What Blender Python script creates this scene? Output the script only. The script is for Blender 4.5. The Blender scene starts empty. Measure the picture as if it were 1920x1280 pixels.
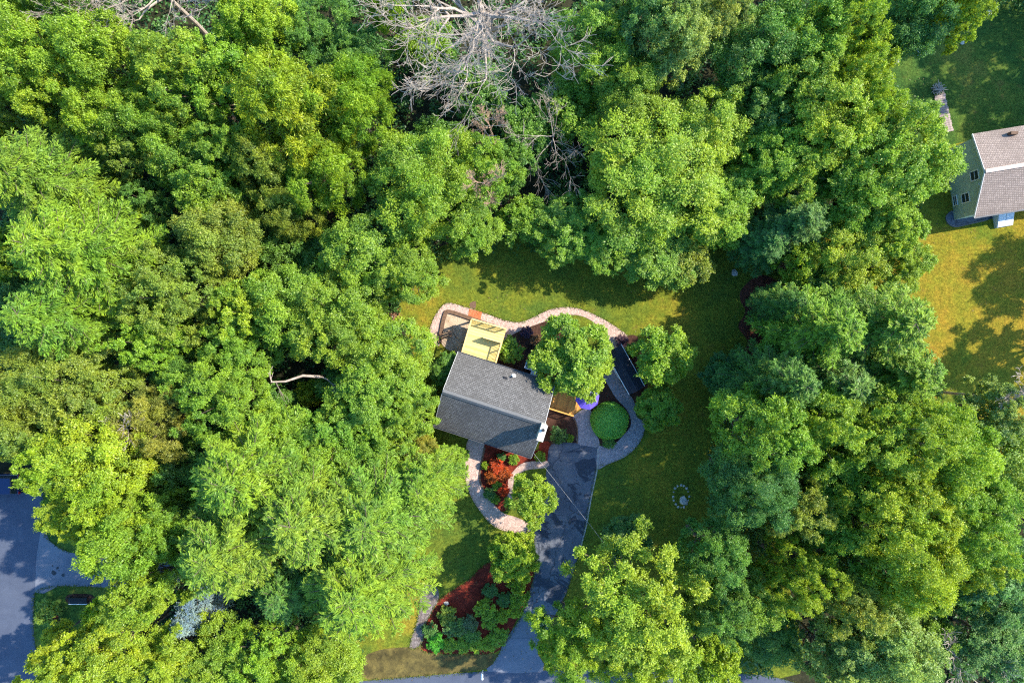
import bpy, math, random
import numpy as np
from mathutils import Vector, Matrix

# ------------------------------------------------------------------ camera, world, sun, exposure
S = bpy.context.scene
COL = S.collection
CAM_H = 64.0                       # drone height in metres
MPP = 0.05                         # metres per photo pixel on the ground (photo is 1920 x 1280)
cam = bpy.data.cameras.new('camera'); cam.sensor_width = 36; cam.lens = 24
cam.clip_start = 1; cam.clip_end = 900
co = bpy.data.objects.new('camera', cam); COL.objects.link(co)
co.location = (0, 0, CAM_H); co.rotation_euler = (0, 0, 0)
S.camera = co

SUN_AZ = (0.95, 0.31)              # horizontal direction towards the sun (east, a little north)
SUN_EL = math.radians(42)
w = bpy.data.worlds.new("World"); S.world = w; w.use_nodes = True
nt = w.node_tree
sky = nt.nodes.new('ShaderNodeTexSky'); sky.sky_type = 'NISHITA'; sky.sun_disc = False
sky.sun_elevation = SUN_EL
sky.sun_rotation = math.atan2(SUN_AZ[0], SUN_AZ[1])
sky.air_density = 1.2; sky.dust_density = 0.6; sky.ozone_density = 1.5
hs = nt.nodes.new('ShaderNodeHueSaturation'); hs.inputs['Saturation'].default_value = 1.35
nt.links.new(sky.outputs[0], hs.inputs['Color']); nt.links.new(hs.outputs[0], nt.nodes['Background'].inputs[0])
nt.nodes['Background'].inputs[1].default_value = 0.15
sl = bpy.data.lights.new('sun', 'SUN'); sl.energy = 3.15; sl.angle = math.radians(0.5); sl.color = (1.0, 0.92, 0.78)
so = bpy.data.objects.new('sun', sl); COL.objects.link(so)
sd = Vector((SUN_AZ[0]*math.cos(SUN_EL), SUN_AZ[1]*math.cos(SUN_EL), math.sin(SUN_EL))).normalized()
so.rotation_euler = sd.to_track_quat('Z', 'Y').to_euler(); so.location = sd*120
S.view_settings.view_transform = 'Standard'; S.view_settings.look = 'None'
S.view_settings.gamma = 1; S.view_settings.use_curve_mapping = False
S.view_settings.exposure = 1.73
S.render.engine = 'CYCLES'; S.cycles.use_denoising = False; S.cycles.filter_width = 1.2
S.cycles.max_bounces = 5; S.cycles.diffuse_bounces = 3; S.cycles.glossy_bounces = 2
S.cycles.transmission_bounces = 3; S.cycles.transparent_max_bounces = 4
S.cycles.caustics_reflective = False; S.cycles.caustics_refractive = False

# ------------------------------------------------------------------ helpers
def G(px, py, z=0.0):
    s = MPP*(CAM_H-z)/CAM_H
    return Vector(((px-960)*s, (640-py)*s, z))

def tag(o, label=None, cat=None, group=None, kind=None):
    if label: o['label'] = label
    if cat: o['category'] = cat
    if group: o['group'] = group
    if kind: o['kind'] = kind
    return o

def link(name, me, parent=None):
    o = bpy.data.objects.new(name, me); COL.objects.link(o)
    if parent is not None: o.parent = parent
    return o

def empty(name, loc, rz=0.0, label=None, cat=None, group=None):
    o = bpy.data.objects.new(name, None); COL.objects.link(o)
    o.location = loc; o.rotation_euler = (0, 0, rz); o.empty_display_size = 0.3
    return tag(o, label, cat, group)

class MB:
    def __init__(s): s.v = []; s.f = []
    def add(s, vs, fs):
        n = len(s.v); s.v += [tuple(v) for v in vs]; s.f += [tuple(i+n for i in f) for f in fs]; return s
    def box(s, x0, x1, y0, y1, z0, z1, M=None):
        vs = [Vector(p) for p in ((x0,y0,z0),(x1,y0,z0),(x1,y1,z0),(x0,y1,z0),(x0,y0,z1),(x1,y0,z1),(x1,y1,z1),(x0,y1,z1))]
        if M is not None: vs = [M @ v for v in vs]
        return s.add(vs, [(0,3,2,1),(4,5,6,7),(0,1,5,4),(1,2,6,5),(2,3,7,6),(3,0,4,7)])
    def bar(s, a, b, wd, ht):          # box along a->b
        a = Vector(a); b = Vector(b); d = b-a; L = d.length
        q = d.to_track_quat('X', 'Z').to_matrix().to_4x4()
        return s.box(0, L, -wd/2, wd/2, -ht/2, ht/2, Matrix.Translation(a) @ q)
    def tube(s, pts, rad, n=6, cap=True):
        pts = [Vector(p) for p in pts]
        if not hasattr(rad, '__len__'): rad = [rad]*len(pts)
        base = len(s.v)
        for i, p in enumerate(pts):
            d = (pts[min(i+1, len(pts)-1)]-pts[max(i-1, 0)])
            if d.length < 1e-9: d = Vector((0,0,1))
            d.normalize()
            a = d.cross(Vector((0,0,1)) if abs(d.z) < .9 else Vector((1,0,0))).normalized(); b = d.cross(a)
            for k in range(n):
                t = 2*math.pi*k/n
                s.v.append(tuple(p+(a*math.cos(t)+b*math.sin(t))*rad[i]))
        for i in range(len(pts)-1):
            for k in range(n):
                q = base+i*n; k2 = (k+1) % n
                s.f.append((q+k, q+k2, q+n+k2, q+n+k))
        if cap:
            s.f.append(tuple(base+k for k in reversed(range(n))))
            s.f.append(tuple(base+(len(pts)-1)*n+k for k in range(n)))
        return s
    def lathe(s, prof, n=16, c=(0,0,0)):   # prof: (r,z)
        base = len(s.v)
        for r, z in prof:
            for k in range(n):
                t = 2*math.pi*k/n; s.v.append((c[0]+r*math.cos(t), c[1]+r*math.sin(t), c[2]+z))
        for i in range(len(prof)-1):
            for k in range(n):
                q = base+i*n; k2 = (k+1) % n
                s.f.append((q+k, q+k2, q+n+k2, q+n+k))
        s.f.append(tuple(base+k for k in reversed(range(n))))
        s.f.append(tuple(base+(len(prof)-1)*n+k for k in range(n)))
        return s
    def slab(s, poly, z0, z1):
        n = len(poly); A = sum(poly[i][0]*poly[(i+1)%n][1]-poly[(i+1)%n][0]*poly[i][1] for i in range(n))
        if A < 0: poly = poly[::-1]
        vs = [(p[0],p[1],z0) for p in poly]+[(p[0],p[1],z1) for p in poly]
        return s.add(vs, [tuple(range(n, 2*n))]+[(i,(i+1)%n,n+(i+1)%n,n+i) for i in range(n)])
    def build(s, name, mat, parent=None, smooth=False):
        me = bpy.data.meshes.new(name); me.from_pydata(s.v, [], s.f); me.update()
        if mat: me.materials.append(mat)
        if smooth: me.shade_smooth()
        return link(name, me, parent)

def smooth_poly(px, n=5, closed=True):
    P = [np.array(p, float) for p in px]; N = len(P); out = []
    for i in range(N if closed else N-1):
        if closed: p0, p1, p2, p3 = P[i-1], P[i], P[(i+1)%N], P[(i+2)%N]
        else: p0, p1, p2, p3 = P[max(i-1,0)], P[i], P[i+1], P[min(i+2,N-1)]
        for k in range(n):
            t = k/n
            out.append(0.5*((2*p1)+(-p0+p2)*t+(2*p0-5*p1+4*p2-p3)*t*t+(-p0+3*p1-3*p2+p3)*t**3))
    if not closed: out.append(P[-1])
    return out
def gpoly(px, n=5): return [(G(p[0], p[1]).x, G(p[0], p[1]).y) for p in (smooth_poly(px, n) if n else px)]

# ------------------------------------------------------------------ materials
def newmat(name):
    m = bpy.data.materials.new(name); m.use_nodes = True
    t = m.node_tree; return m, t, t.nodes['Principled BSDF']
def N(t, kind, **kw):
    n = t.nodes.new(kind)
    for k, v in kw.items():
        if k in n.inputs: n.inputs[k].default_value = v
        else: setattr(n, k, v)
    return n
def noise(t, scale, detail=4, rough=.6, vec=None, dist=0):
    n = N(t, 'ShaderNodeTexNoise'); n.inputs['Scale'].default_value = scale; n.inputs['Detail'].default_value = detail
    n.inputs['Roughness'].default_value = rough; n.inputs['Distortion'].default_value = dist
    if vec is not None: t.links.new(vec, n.inputs['Vector'])
    return n.outputs['Fac']
def ramp(t, fac, stops):
    r = N(t, 'ShaderNodeValToRGB'); t.links.new(fac, r.inputs[0])
    e = r.color_ramp.elements
    while len(e) < len(stops): e.new(.5)
    for el, (p, c) in zip(e, stops): el.position = p; el.color = (c[0], c[1], c[2], 1)
    return r.outputs[0]
def mix(t, fac, a, b, mode='MIX'):
    m = N(t, 'ShaderNodeMix'); m.data_type = 'RGBA'; m.blend_type = mode
    for s_, x in ((0, fac), (6, a), (7, b)):
        if hasattr(x, 'is_output') or isinstance(x, bpy.types.NodeSocket): t.links.new(x, m.inputs[s_])
        else: m.inputs[s_].default_value = x if s_ == 0 else (x[0], x[1], x[2], 1)
    return m.outputs[2]
def coords(t, which='Object'): return N(t, 'ShaderNodeTexCoord').outputs[which]
def bump(t, b, fac, strength=.4, dist=.05):
    n = N(t, 'ShaderNodeBump'); n.inputs['Strength'].default_value = strength; n.inputs['Distance'].default_value = dist
    t.links.new(fac, n.inputs['Height']); t.links.new(n.outputs[0], b.inputs['Normal'])
def flat(name, c, rough=.6, var=.25, scale=3, metal=0, spec=.3):
    m, t, b = newmat(name); v = coords(t)
    f = noise(t, scale, 5, .65, v)
    c1 = tuple(x*(1-var) for x in c); c2 = tuple(min(1, x*(1+var)) for x in c)
    t.links.new(ramp(t, f, [(.3, c1), (.7, c2)]), b.inputs['Base Color'])
    b.inputs['Roughness'].default_value = rough; b.inputs['Metallic'].default_value = metal
    b.inputs['Specular IOR Level'].default_value = spec
    return m

def grass_mat(name, green, mid, gold, bias=0.0):
    m, t, b = newmat(name); v = coords(t)
    f = noise(t, .11, 5, .62, v, .6)
    f2 = noise(t, .55, 5, .7, v)
    a = N(t, 'ShaderNodeMath', operation='MULTIPLY_ADD'); t.links.new(f2, a.inputs[0]); a.inputs[1].default_value = .5; t.links.new(f, a.inputs[2])
    c = ramp(t, a.outputs[0], [(.60-bias, green), (.76-bias, mid), (.93-bias, gold)])
    f3 = noise(t, 4.5, 6, .8, v)
    c = mix(t, .8, c, ramp(t, f3, [(.35, (.2,.2,.2)), (.65, (.8,.8,.8))]), 'OVERLAY')
    c = mix(t, .5, c, ramp(t, noise(t, 1.7, 6, .75, v, .8), [(.38, (.28,.34,.3)), (.62, (.74,.70,.6))]), 'OVERLAY')
    f4 = noise(t, 1.1, 3, .6, v)
    c = mix(t, ramp(t, f4, [(.62, (0,0,0)), (.72, (.35,.35,.35))]), c, (.13,.085,.03))
    t.links.new(c, b.inputs['Base Color']); b.inputs['Roughness'].default_value = .95
    b.inputs['Specular IOR Level'].default_value = .1
    bump(t, b, noise(t, 9, 6, .8, v), 1.0, .12)
    return m

def asphalt_mat(name, c0, c1, patch=None):
    m, t, b = newmat(name); v = coords(t)
    f = noise(t, .5, 6, .65, v, .4); c = ramp(t, f, [(.35, c0), (.65, c1)])
    c = mix(t, .5, c, ramp(t, noise(t, 14, 4, .8, v), [(.3, (.3,.3,.3)), (.7, (.7,.7,.7))]), 'OVERLAY')
    if patch:
        mp = N(t, 'ShaderNodeVectorMath', operation='ADD'); t.links.new(v, mp.inputs[0]); nn = N(t, 'ShaderNodeTexNoise'); nn.inputs['Scale'].default_value = 1.5; t.links.new(v, nn.inputs['Vector']); t.links.new(nn.outputs['Color'], mp.inputs[1])
        cv = N(t, 'ShaderNodeTexVoronoi'); cv.feature = 'DISTANCE_TO_EDGE'; cv.inputs['Scale'].default_value = .17; t.links.new(mp.outputs[0], cv.inputs['Vector'])
        c = mix(t, ramp(t, cv.outputs['Distance'], [(.004, (.7,.7,.7)), (.012, (0,0,0))]), c, (.03,.035,.045))
        s = ramp(t, noise(t, .33, 4, .7, v, 1.2), [(.53, (0,0,0)), (.56, (1,1,1))]); c = mix(t, s, c, patch)
    t.links.new(c, b.inputs['Base Color']); b.inputs['Roughness'].default_value = .85
    b.inputs['Specular IOR Level'].default_value = .25
    bump(t, b, noise(t, 25, 4, .8, v), .4, .02)
    return m

def paver_mat(name, c0, c1, scale=3.2):
    m, t, b = newmat(name); v = coords(t)
    vo = N(t, 'ShaderNodeTexVoronoi'); vo.inputs['Scale'].default_value = scale*1.6; t.links.new(v, vo.inputs['Vector'])
    c = ramp(t, vo.outputs['Color'], [(.2, c0), (.8, c1)])
    c = mix(t, ramp(t, noise(t, .6, 4, .6, v), [(.4, (0,0,0)), (.7, (.5,.5,.5))]), c, tuple(x*.75 for x in c1))
    v2 = N(t, 'ShaderNodeTexVoronoi'); v2.feature = 'DISTANCE_TO_EDGE'; v2.inputs['Scale'].default_value = scale*1.6; t.links.new(v, v2.inputs['Vector'])
    j = ramp(t, v2.outputs['Distance'], [(.02, (1,1,1)), (.09, (0,0,0))])
    c = mix(t, j, c, tuple(x*.7 for x in c0))
    c = mix(t, .35, c, ramp(t, noise(t, 12, 4, .8, v), [(.3, (.25,.25,.25)), (.7, (.75,.75,.75))]), 'OVERLAY')
    t.links.new(c, b.inputs['Base Color']); b.inputs['Roughness'].default_value = .9; b.inputs['Specular IOR Level'].default_value = .15
    bump(t, b, v2.outputs['Distance'], .5, .03)
    return m

def mulch_mat(name, c0, c1, sc=5):
    m, t, b = newmat(name); v = coords(t)
    f = noise(t, sc, 6, .8, v, .5)
    c = ramp(t, f, [(.35, c0), (.65, c1)])
    c = mix(t, ramp(t, noise(t, .8, 3, .6, v), [(.45, (0,0,0)), (.65, (.6,.6,.6))]), c, tuple(x*.6 for x in c0))
    t.links.new(c, b.inputs['Base Color']); b.inputs['Roughness'].default_value = 1; b.inputs['Specular IOR Level'].default_value = .05
    bump(t, b, f, 1.0, .1)
    return m

def shingle_mat(name, c0, c1, rowh=.30):
    m, t, b = newmat(name); v = coords(t)
    mp = N(t, 'ShaderNodeMapping'); t.links.new(v, mp.inputs[0])
    br = N(t, 'ShaderNodeTexBrick'); t.links.new(mp.outputs[0], br.inputs['Vector'])
    br.inputs['Scale'].default_value = 1; br.inputs['Brick Width'].default_value = .2; br.inputs['Row Height'].default_value = rowh
    br.inputs['Mortar Size'].default_value = .03; br.inputs['Color1'].default_value = (*c0, 1); br.inputs['Color2'].default_value = (*c1, 1)
    br.inputs['Mortar'].default_value = (*[x*.65 for x in c0], 1); br.inputs['Mortar Smooth'].default_value = .3
    c = br.outputs[0]
    c = mix(t, .6, c, ramp(t, noise(t, 6, 5, .8, v), [(.32, (.25,.25,.25)), (.68, (.78,.78,.78))]), 'OVERLAY')
    c = mix(t, ramp(t, noise(t, .35, 4, .6, v), [(.45, (0,0,0)), (.7, (.7,.7,.7))]), c, tuple(x*.7 for x in c0))
    t.links.new(c, b.inputs['Base Color']); b.inputs['Roughness'].default_value = .9; b.inputs['Specular IOR Level'].default_value = .2
    bump(t, b, br.outputs['Fac'], .3, .02)
    return m

def board_mat(name, c0, c1, width=.14, axis=0, gap=.35):
    m, t, b = newmat(name); v = coords(t)
    sx = N(t, 'ShaderNodeSeparateXYZ'); t.links.new(v, sx.inputs[0])
    q = N(t, 'ShaderNodeMath', operation='DIVIDE'); t.links.new(sx.outputs[axis], q.inputs[0]); q.inputs[1].default_value = width
    fl = N(t, 'ShaderNodeMath', operation='FLOOR'); t.links.new(q.outputs[0], fl.inputs[0])
    wn = N(t, 'ShaderNodeTexWhiteNoise'); wn.noise_dimensions = '1D'; t.links.new(fl.outputs[0], wn.inputs['W'])
    c = ramp(t, wn.outputs['Value'], [(0, c0), (1, c1)])
    fr = N(t, 'ShaderNodeMath', operation='FRACT'); t.links.new(q.outputs[0], fr.inputs[0])
    g = ramp(t, fr.outputs[0], [(0, (1,1,1)), (.1, (0,0,0))])
    c = mix(t, g, c, tuple(x*gap for x in c0))
    c = mix(t, .4, c, ramp(t, noise(t, 5, 4, .7, v), [(.3, (.3,.3,.3)), (.7, (.7,.7,.7))]), 'OVERLAY')
    t.links.new(c, b.inputs['Base Color']); b.inputs['Roughness'].default_value = .7
    return m

def leaf_mat(name, transl=.36, var=.5, gloss=.02):
    """one leaf shader: the tree's own hue is the object colour; 'tone' (random per twig and leaf) shifts it between old and new growth"""
    m = bpy.data.materials.new(name); m.use_nodes = True; t = m.node_tree; t.nodes.clear()
    out = N(t, 'ShaderNodeOutputMaterial'); oi = N(t, 'ShaderNodeObjectInfo'); at = N(t, 'ShaderNodeAttribute'); at.attribute_name = 'tone'
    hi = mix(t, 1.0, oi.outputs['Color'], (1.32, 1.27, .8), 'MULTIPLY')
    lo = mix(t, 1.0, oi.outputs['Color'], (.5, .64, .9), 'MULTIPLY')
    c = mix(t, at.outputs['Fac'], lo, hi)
    ge = N(t, 'ShaderNodeNewGeometry'); pn = noise(t, .22, 3, .6, ge.outputs['Position'])      # patches of older and younger foliage across the wood
    c = mix(t, 1.0, c, ramp(t, pn, [(.36, (.86,.97,1.0)), (.5, (1,1,1)), (.66, (1.14,1.05,.9))]), 'MULTIPLY')
    d = N(t, 'ShaderNodeBsdfDiffuse'); t.links.new(c, d.inputs[0])
    tr = N(t, 'ShaderNodeBsdfTranslucent'); t.links.new(mix(t, 1.0, c, (1.25, 1.15, .5), 'MULTIPLY'), tr.inputs[0])
    ms = N(t, 'ShaderNodeMixShader'); ms.inputs[0].default_value = transl; t.links.new(d.outputs[0], ms.inputs[1]); t.links.new(tr.outputs[0], ms.inputs[2])
    gl = N(t, 'ShaderNodeBsdfGlossy'); gl.inputs['Roughness'].default_value = .45; gl.inputs[0].default_value = (1,1,1,1)
    m2 = N(t, 'ShaderNodeMixShader'); m2.inputs[0].default_value = gloss; t.links.new(ms.outputs[0], m2.inputs[1]); t.links.new(gl.outputs[0], m2.inputs[2])
    t.links.new(m2.outputs[0], out.inputs[0])
    return m

def bark_mat(name, c0, c1):
    m, t, b = newmat(name); v = coords(t)
    t.links.new(ramp(t, noise(t, 3, 6, .7, v, .5), [(.3, c0), (.7, c1)]), b.inputs['Base Color']); b.inputs['Roughness'].default_value = .95
    return m

M = dict(
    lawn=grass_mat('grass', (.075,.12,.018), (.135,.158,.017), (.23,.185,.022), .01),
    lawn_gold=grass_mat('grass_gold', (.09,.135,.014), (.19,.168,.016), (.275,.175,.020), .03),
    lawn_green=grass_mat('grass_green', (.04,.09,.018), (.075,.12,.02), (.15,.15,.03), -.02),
    floor=mulch_mat('forest_floor', (.022,.026,.014), (.05,.045,.024), 3),
    road=asphalt_mat('road_asphalt', (.055,.066,.095), (.075,.088,.12)),
    drive=asphalt_mat('drive_asphalt', (.075,.085,.11), (.125,.135,.16), (.04,.048,.066)),
    apron=asphalt_mat('apron_asphalt', (.11,.12,.15), (.15,.16,.19)),
    paver=paver_mat('pink_pavers', (.38,.26,.215), (.60,.44,.37), 5),
    paver_shaded=paver_mat('shaded_pavers', (.25,.21,.215), (.42,.35,.355), 5),  # darker, greyer copy of the pink pavers: tree shade put into the colour
    walk_stone=paver_mat('walk_stone', (.13,.105,.095), (.24,.20,.18), 3),
    stain=flat('oil_stain', (.03,.033,.04), .7, .3, 5),
    gravel=mulch_mat('tan_gravel', (.40,.29,.19), (.62,.48,.34), 9),
    mulch_dark=mulch_mat('dark_mulch', (.045,.024,.018), (.10,.05,.035)),
    mulch_red=mulch_mat('red_mulch', (.09,.017,.012), (.27,.045,.025)),
    brick=paver_mat('orange_bricks', (.45,.12,.05), (.62,.2,.09), 5),
    stone=flat('grey_stone', (.33,.31,.28), .9, .35, 4),
    edging=flat('brown_edging', (.13,.075,.045), .8, .4, 6),
    roof=shingle_mat('grey_shingles', (.105,.10,.095), (.20,.193,.185), .13),
    roof_dark=shingle_mat('dark_shingles', (.022,.026,.036), (.036,.042,.055), .17),
    roof_tan=shingle_mat('tan_shingles', (.25,.195,.165), (.34,.27,.23), .17),
    cap=flat('ridge_cap', (.125,.125,.125), .85, .2, 8),
    cream=flat('cream_siding', (.60,.54,.44), .6, .12, 2),
    white=flat('white_trim', (.80,.79,.76), .5, .08, 3),
    sage=flat('sage_siding', (.42,.52,.42), .65, .12, 2),
    glass=flat('window_glass', (.03,.04,.05), .15, .1, 1, 0, .8),
    deck_yellow=board_mat('yellow_deck_boards', (.54,.41,.11), (.70,.56,.20), .14, 1, .6),
    deck_orange=board_mat('orange_deck_boards', (.38,.17,.03), (.62,.31,.06), .14, 0, .45),
    post_wood=flat('yellow_rail_wood', (.72,.52,.20), .6, .15, 5),
    orange_wood=flat('orange_rail_wood', (.58,.30,.07), .6, .2, 5),
    grey_wood=board_mat('grey_planks', (.20,.15,.13), (.34,.25,.22), .16, 1, .4),
    metal=flat('grey_metal', (.32,.33,.34), .4, .15, 6, .6),
    pale_metal=flat('pale_panel', (.62,.64,.68), .4, .1, 3),
    black=flat('black_metal', (.02,.02,.022), .5, .2, 5),
    rubber=flat('tyre_rubber', (.025,.025,.025), .9, .2, 5),
    car_paint=flat('dark_blue_paint', (.015,.025,.075), .3, .05, 1, .3, .6),
    purple=flat('violet_canvas', (.12,.08,.50), .8, .15, 2),
    bark=bark_mat('bark', (.07,.05,.035), (.16,.12,.085)),
    dead=bark_mat('bleached_wood', (.21,.165,.13), (.48,.40,.33)),
    dead_dark=bark_mat('brown_dead_twigs', (.22,.13,.08), (.40,.26,.17)),
    rust=bark_mat('dry_wood', (.22,.10,.05), (.34,.18,.1)),
    leaf=leaf_mat('leaves'), needle=leaf_mat('needles', .25, .5, .015),
    rock=flat('pale_rock', (.42,.41,.38), .9, .3, 3),
    cable=flat('pale_cable', (.36,.36,.36), .5, .1, 3),
)
# ------------------------------------------------------------------ the setting
def sheet(name, px, mat, z, n=5, thick=None):
    mb = MB(); mb.slab(gpoly(px, n), -0.02 if thick is None else -0.05, z)
    o = mb.build(name, mat); return tag(o, kind='structure')
mb = MB(); mb.add([(-220,-220,0),(220,-220,0),(220,220,0),(-220,220,0)], [(0,1,2,3)])
tag(mb.build('ground', M['floor']), kind='structure')

sheet('lawn', [(745,560),(800,480),(900,440),(1100,430),(1300,430),(1430,470),(1500,560),(1500,700),(1470,900),(1480,1100),(1500,1262),
               (1300,1259),(990,1258),(900,1259),(640,1280),(600,1180),(700,1000),(800,800),(770,650)], M['lawn'], .004, 3)
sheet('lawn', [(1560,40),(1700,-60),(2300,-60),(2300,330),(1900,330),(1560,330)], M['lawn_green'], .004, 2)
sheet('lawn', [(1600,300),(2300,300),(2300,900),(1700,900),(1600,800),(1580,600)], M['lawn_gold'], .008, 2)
sheet('lawn', [(40,1085),(260,1085),(280,1170),(230,1300),(50,1300)], M['lawn_green'], .004, 2)
sheet('lawn', [(60,880),(150,880),(140,1040),(70,1000)], M['lawn_green'], .008, 2)
sheet('leaf_litter', [(1392,540),(1430,515),(1480,550),(1500,640),(1470,690),(1420,684),(1392,668),(1402,640),(1384,612),(1398,585),(1388,562)], mulch_mat('leaf_litter', (.075,.03,.02), (.17,.06,.04), 3), .008, 4)
sheet('verge', [(690,1225),(780,1212),(880,1226),(935,1226),(925,1244),(900,1255),(690,1273)], mulch_mat('dry_verge', (.06,.05,.022), (.17,.13,.04), 1.2), .008, 3)
sheet('road', [(-600,1320),(300,1310),(520,1294),(680,1276),(800,1266),(900,1258),(980,1256),(1200,1257),(1390,1262),(1450,1268),(1490,1279),(1560,1300),(1900,1420),
               (1900,1560),(1400,1440),(1200,1410),(900,1400),(300,1440),(-600,1460)], M['road'], .02, 3)
sheet('road', [(-500,930),(40,905),(78,915),(80,950),(78,988),(72,1050),(67,1098),(63,1140),(64,1190),(72,1235),(86,1277),(110,1340),(100,1400),(-500,1400)], M['road'], .024, 3)
sheet('side_driveway', [(78,985),(92,1012),(130,1035),(190,1040),(330,1045),(330,1100),(190,1100),(110,1098),(66,1110)], M['apron'], .028, 2)
sheet('driveway', [(1030,838),(1045,830),(1079,830),(1122,838),(1120,875),(1107,934),(1099,981),(1088,1028),(1078,1061),(1062,1110),(1036,1160),(1005,1205),
                   (950,1202),(977,1156),(991,1116),(1002,1070),(1002,1002),(1012,950),(1022,900),(1026,868)], M['drive'], .03, 3)
sheet('driveway_apron', [(951,1199),(1006,1199),(1008,1225),(1018,1258),(915,1258),(924,1244),(937,1222)], M['apron'], .034, 2)

sheet('garden_path', [(823,649),(811,637),(806,618),(816,591),(832,571),(846,568),(867,574),(906,586),(946,600),(975,604),(1000,595),(1026,582),(1052,576),(1078,577),
                      (1111,588),(1149,609),(1176,630),(1165,650),(1150,690),(1128,700),(1132,660),(1126,618),(1100,596),(1070,590),(1036,598),(1006,608),(983,617),(960,628),(940,650),
                      (930,640),(928,612),(879,595),(843,583),(834,591),(827,627)], M['paver'], .04, 3)
sheet('garden_path', [(1128,695),(1146,690),(1157,705),(1173,733),(1184,744),(1190,758),(1193,780),(1204,788),(1210,798),(1203,822),(1189,842),(1168,858),(1139,870),(1119,878),(1121,838),
                      (1134,837),(1153,831),(1171,813),(1182,799),(1182,783),(1173,765),(1155,746),(1138,718)], M['paver_shaded'], .044, 3)
sheet('garden_path', [(1074,782),(1086,771),(1100,765),(1109,772),(1111,792),(1117,812),(1123,825),(1122,838),(1104,836),(1082,831),(1082,811),(1081,794)], M['paver_shaded'], .048, 3)
sheet('front_walk', [(879,820),(908,820),(905,850),(900,880),(900,902),(911,924),(926,945),(945,962),(968,969),(992,982),(996,1000),(984,1001),(950,996),(922,983),(902,960),(885,934),(874,905),(872,868)], M['paver'], .04, 3)
sheet('front_walk', [(1026,864),(1024,876),(990,880),(973,889),(963,903),(960,935),(952,935),(953,900),(965,880),(985,866)], M['paver'], .044, 3)
sheet('stone_walk', [(796,1097),(818,1099),(823,1122),(812,1142),(797,1172),(791,1206),(768,1212),(783,1160),(788,1120)], M['walk_stone'], .03, 3)

bed = lambda n_, px, m_, z=.012: sheet(n_, px, M[m_], z, 3)
bed('mulch_bed', [(1024,765),(1076,781),(1083,800),(1083,831),(1045,831),(1018,835),(1010,800)], 'mulch_dark')
bed('mulch_bed', [(1098,764),(1137,703),(1156,744),(1174,764),(1184,784),(1184,800),(1172,815),(1153,832),(1130,838),(1110,800)], 'mulch_dark')
bed('mulch_bed', [(905,820),(1000,845),(1012,830),(1032,830),(1027,868),(985,866),(965,880),(953,900),(955,945),(938,958),(911,926),(898,900),(900,868)], 'mulch_red', .016)
bed('mulch_bed', [(930,640),(960,625),(1010,605),(1040,600),(1080,620),(1100,700),(1060,735),(1000,710),(930,690)], 'mulch_dark', .020)
bed('mulch_bed', [(822,1124),(850,1104),(880,1085),(905,1060),(950,1040),(1000,1040),(999,1090),(985,1130),(967,1165),(950,1198),(928,1223),(870,1226),(800,1222),(788,1200),(800,1155)], 'mulch_red')
bed('mulch_bed', [(1140,640),(1180,628),(1200,640),(1215,720),(1190,760),(1160,720)], 'mulch_dark', .010)
bed('gravel_bed', [(843,584),(879,596),(928,613),(935,650),(927,676),(850,660),(826,640),(828,615),(834,592)], 'gravel', .028)

def kerb(name, px, mat, wd=.22, z=.11, label='', cat='edging', closed=False):
    pts = [G(p[0], p[1]) for p in smooth_poly(px, 4, closed)]
    pts = [Vector((p.x, p.y, z/2)) for p in pts]; mb = MB()
    L = []
    for i, p in enumerate(pts):
        d = (pts[min(i+1,len(pts)-1)]-pts[max(i-1,0)]).normalized(); n = Vector((-d.y, d.x, 0))
        L.append((p+n*wd/2, p-n*wd/2))
    vs = []
    for a, b in L: vs += [(a.x,a.y,0),(a.x,a.y,z),(b.x,b.y,z),(b.x,b.y,0)]
    fs = []
    for i in range(len(L)-1):
        q = 4*i; fs += [(q,q+4,q+5,q+1),(q+1,q+5,q+6,q+2),(q+2,q+6,q+7,q+3)]
    fs += [(0,1,2,3), tuple(4*(len(L)-1)+k for k in (3,2,1,0))]
    mb.add(vs, fs); o = mb.build(name, mat); return tag(o, label, cat)
kerb('timber_edging', [(825,643),(827,625),(834,592),(842,584),(878,595),(928,612)], M['edging'], .34, .20, 'dark brown timber edging around the tan gravel under the yellow deck')
kerb('brick_edging', [(909,838),(903,868),(900,900),(912,924),(928,945)], M['edging'], .16, .12, 'thin dark edging between front walk and orange shrub bed')
kerb('path_edging', [(1076,783),(1081,796),(1083,812),(1082,831)], M['edging'], .12, .10, 'thin dark edging along mulch bed beside the house and shaded path')
kerb('path_edging', [(1121,840),(1120,876),(1108,934),(1100,981),(1088,1028)], M['stone'], .12, .06, 'thin grey stone strip along the right side of the driveway')
sheet('brick_landing', [(880,579),(904,585),(901,600),(877,594)], M['brick'], .052, 0)
sheet('mulch_bed', [(881,568),(892,565),(891,579),(882,577)], M['edging'], .012, 2)

for (sx_, sy_, r_) in ((101,1073,4.5),(108,1064,2.5),(119,1077,3),(99,1060,1.5),(111,1069,1.2),(162,1077,2),(172,1094,3.5)):
    sheet('asphalt_stain', [(sx_+r_*math.cos(a*1.047)*(1+.3*math.sin(a*3+sx_)), sy_+r_*math.sin(a*1.047)*(1+.25*math.cos(a*2+sy_))) for a in range(6)], M['stain'], .0325, 3)

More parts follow.
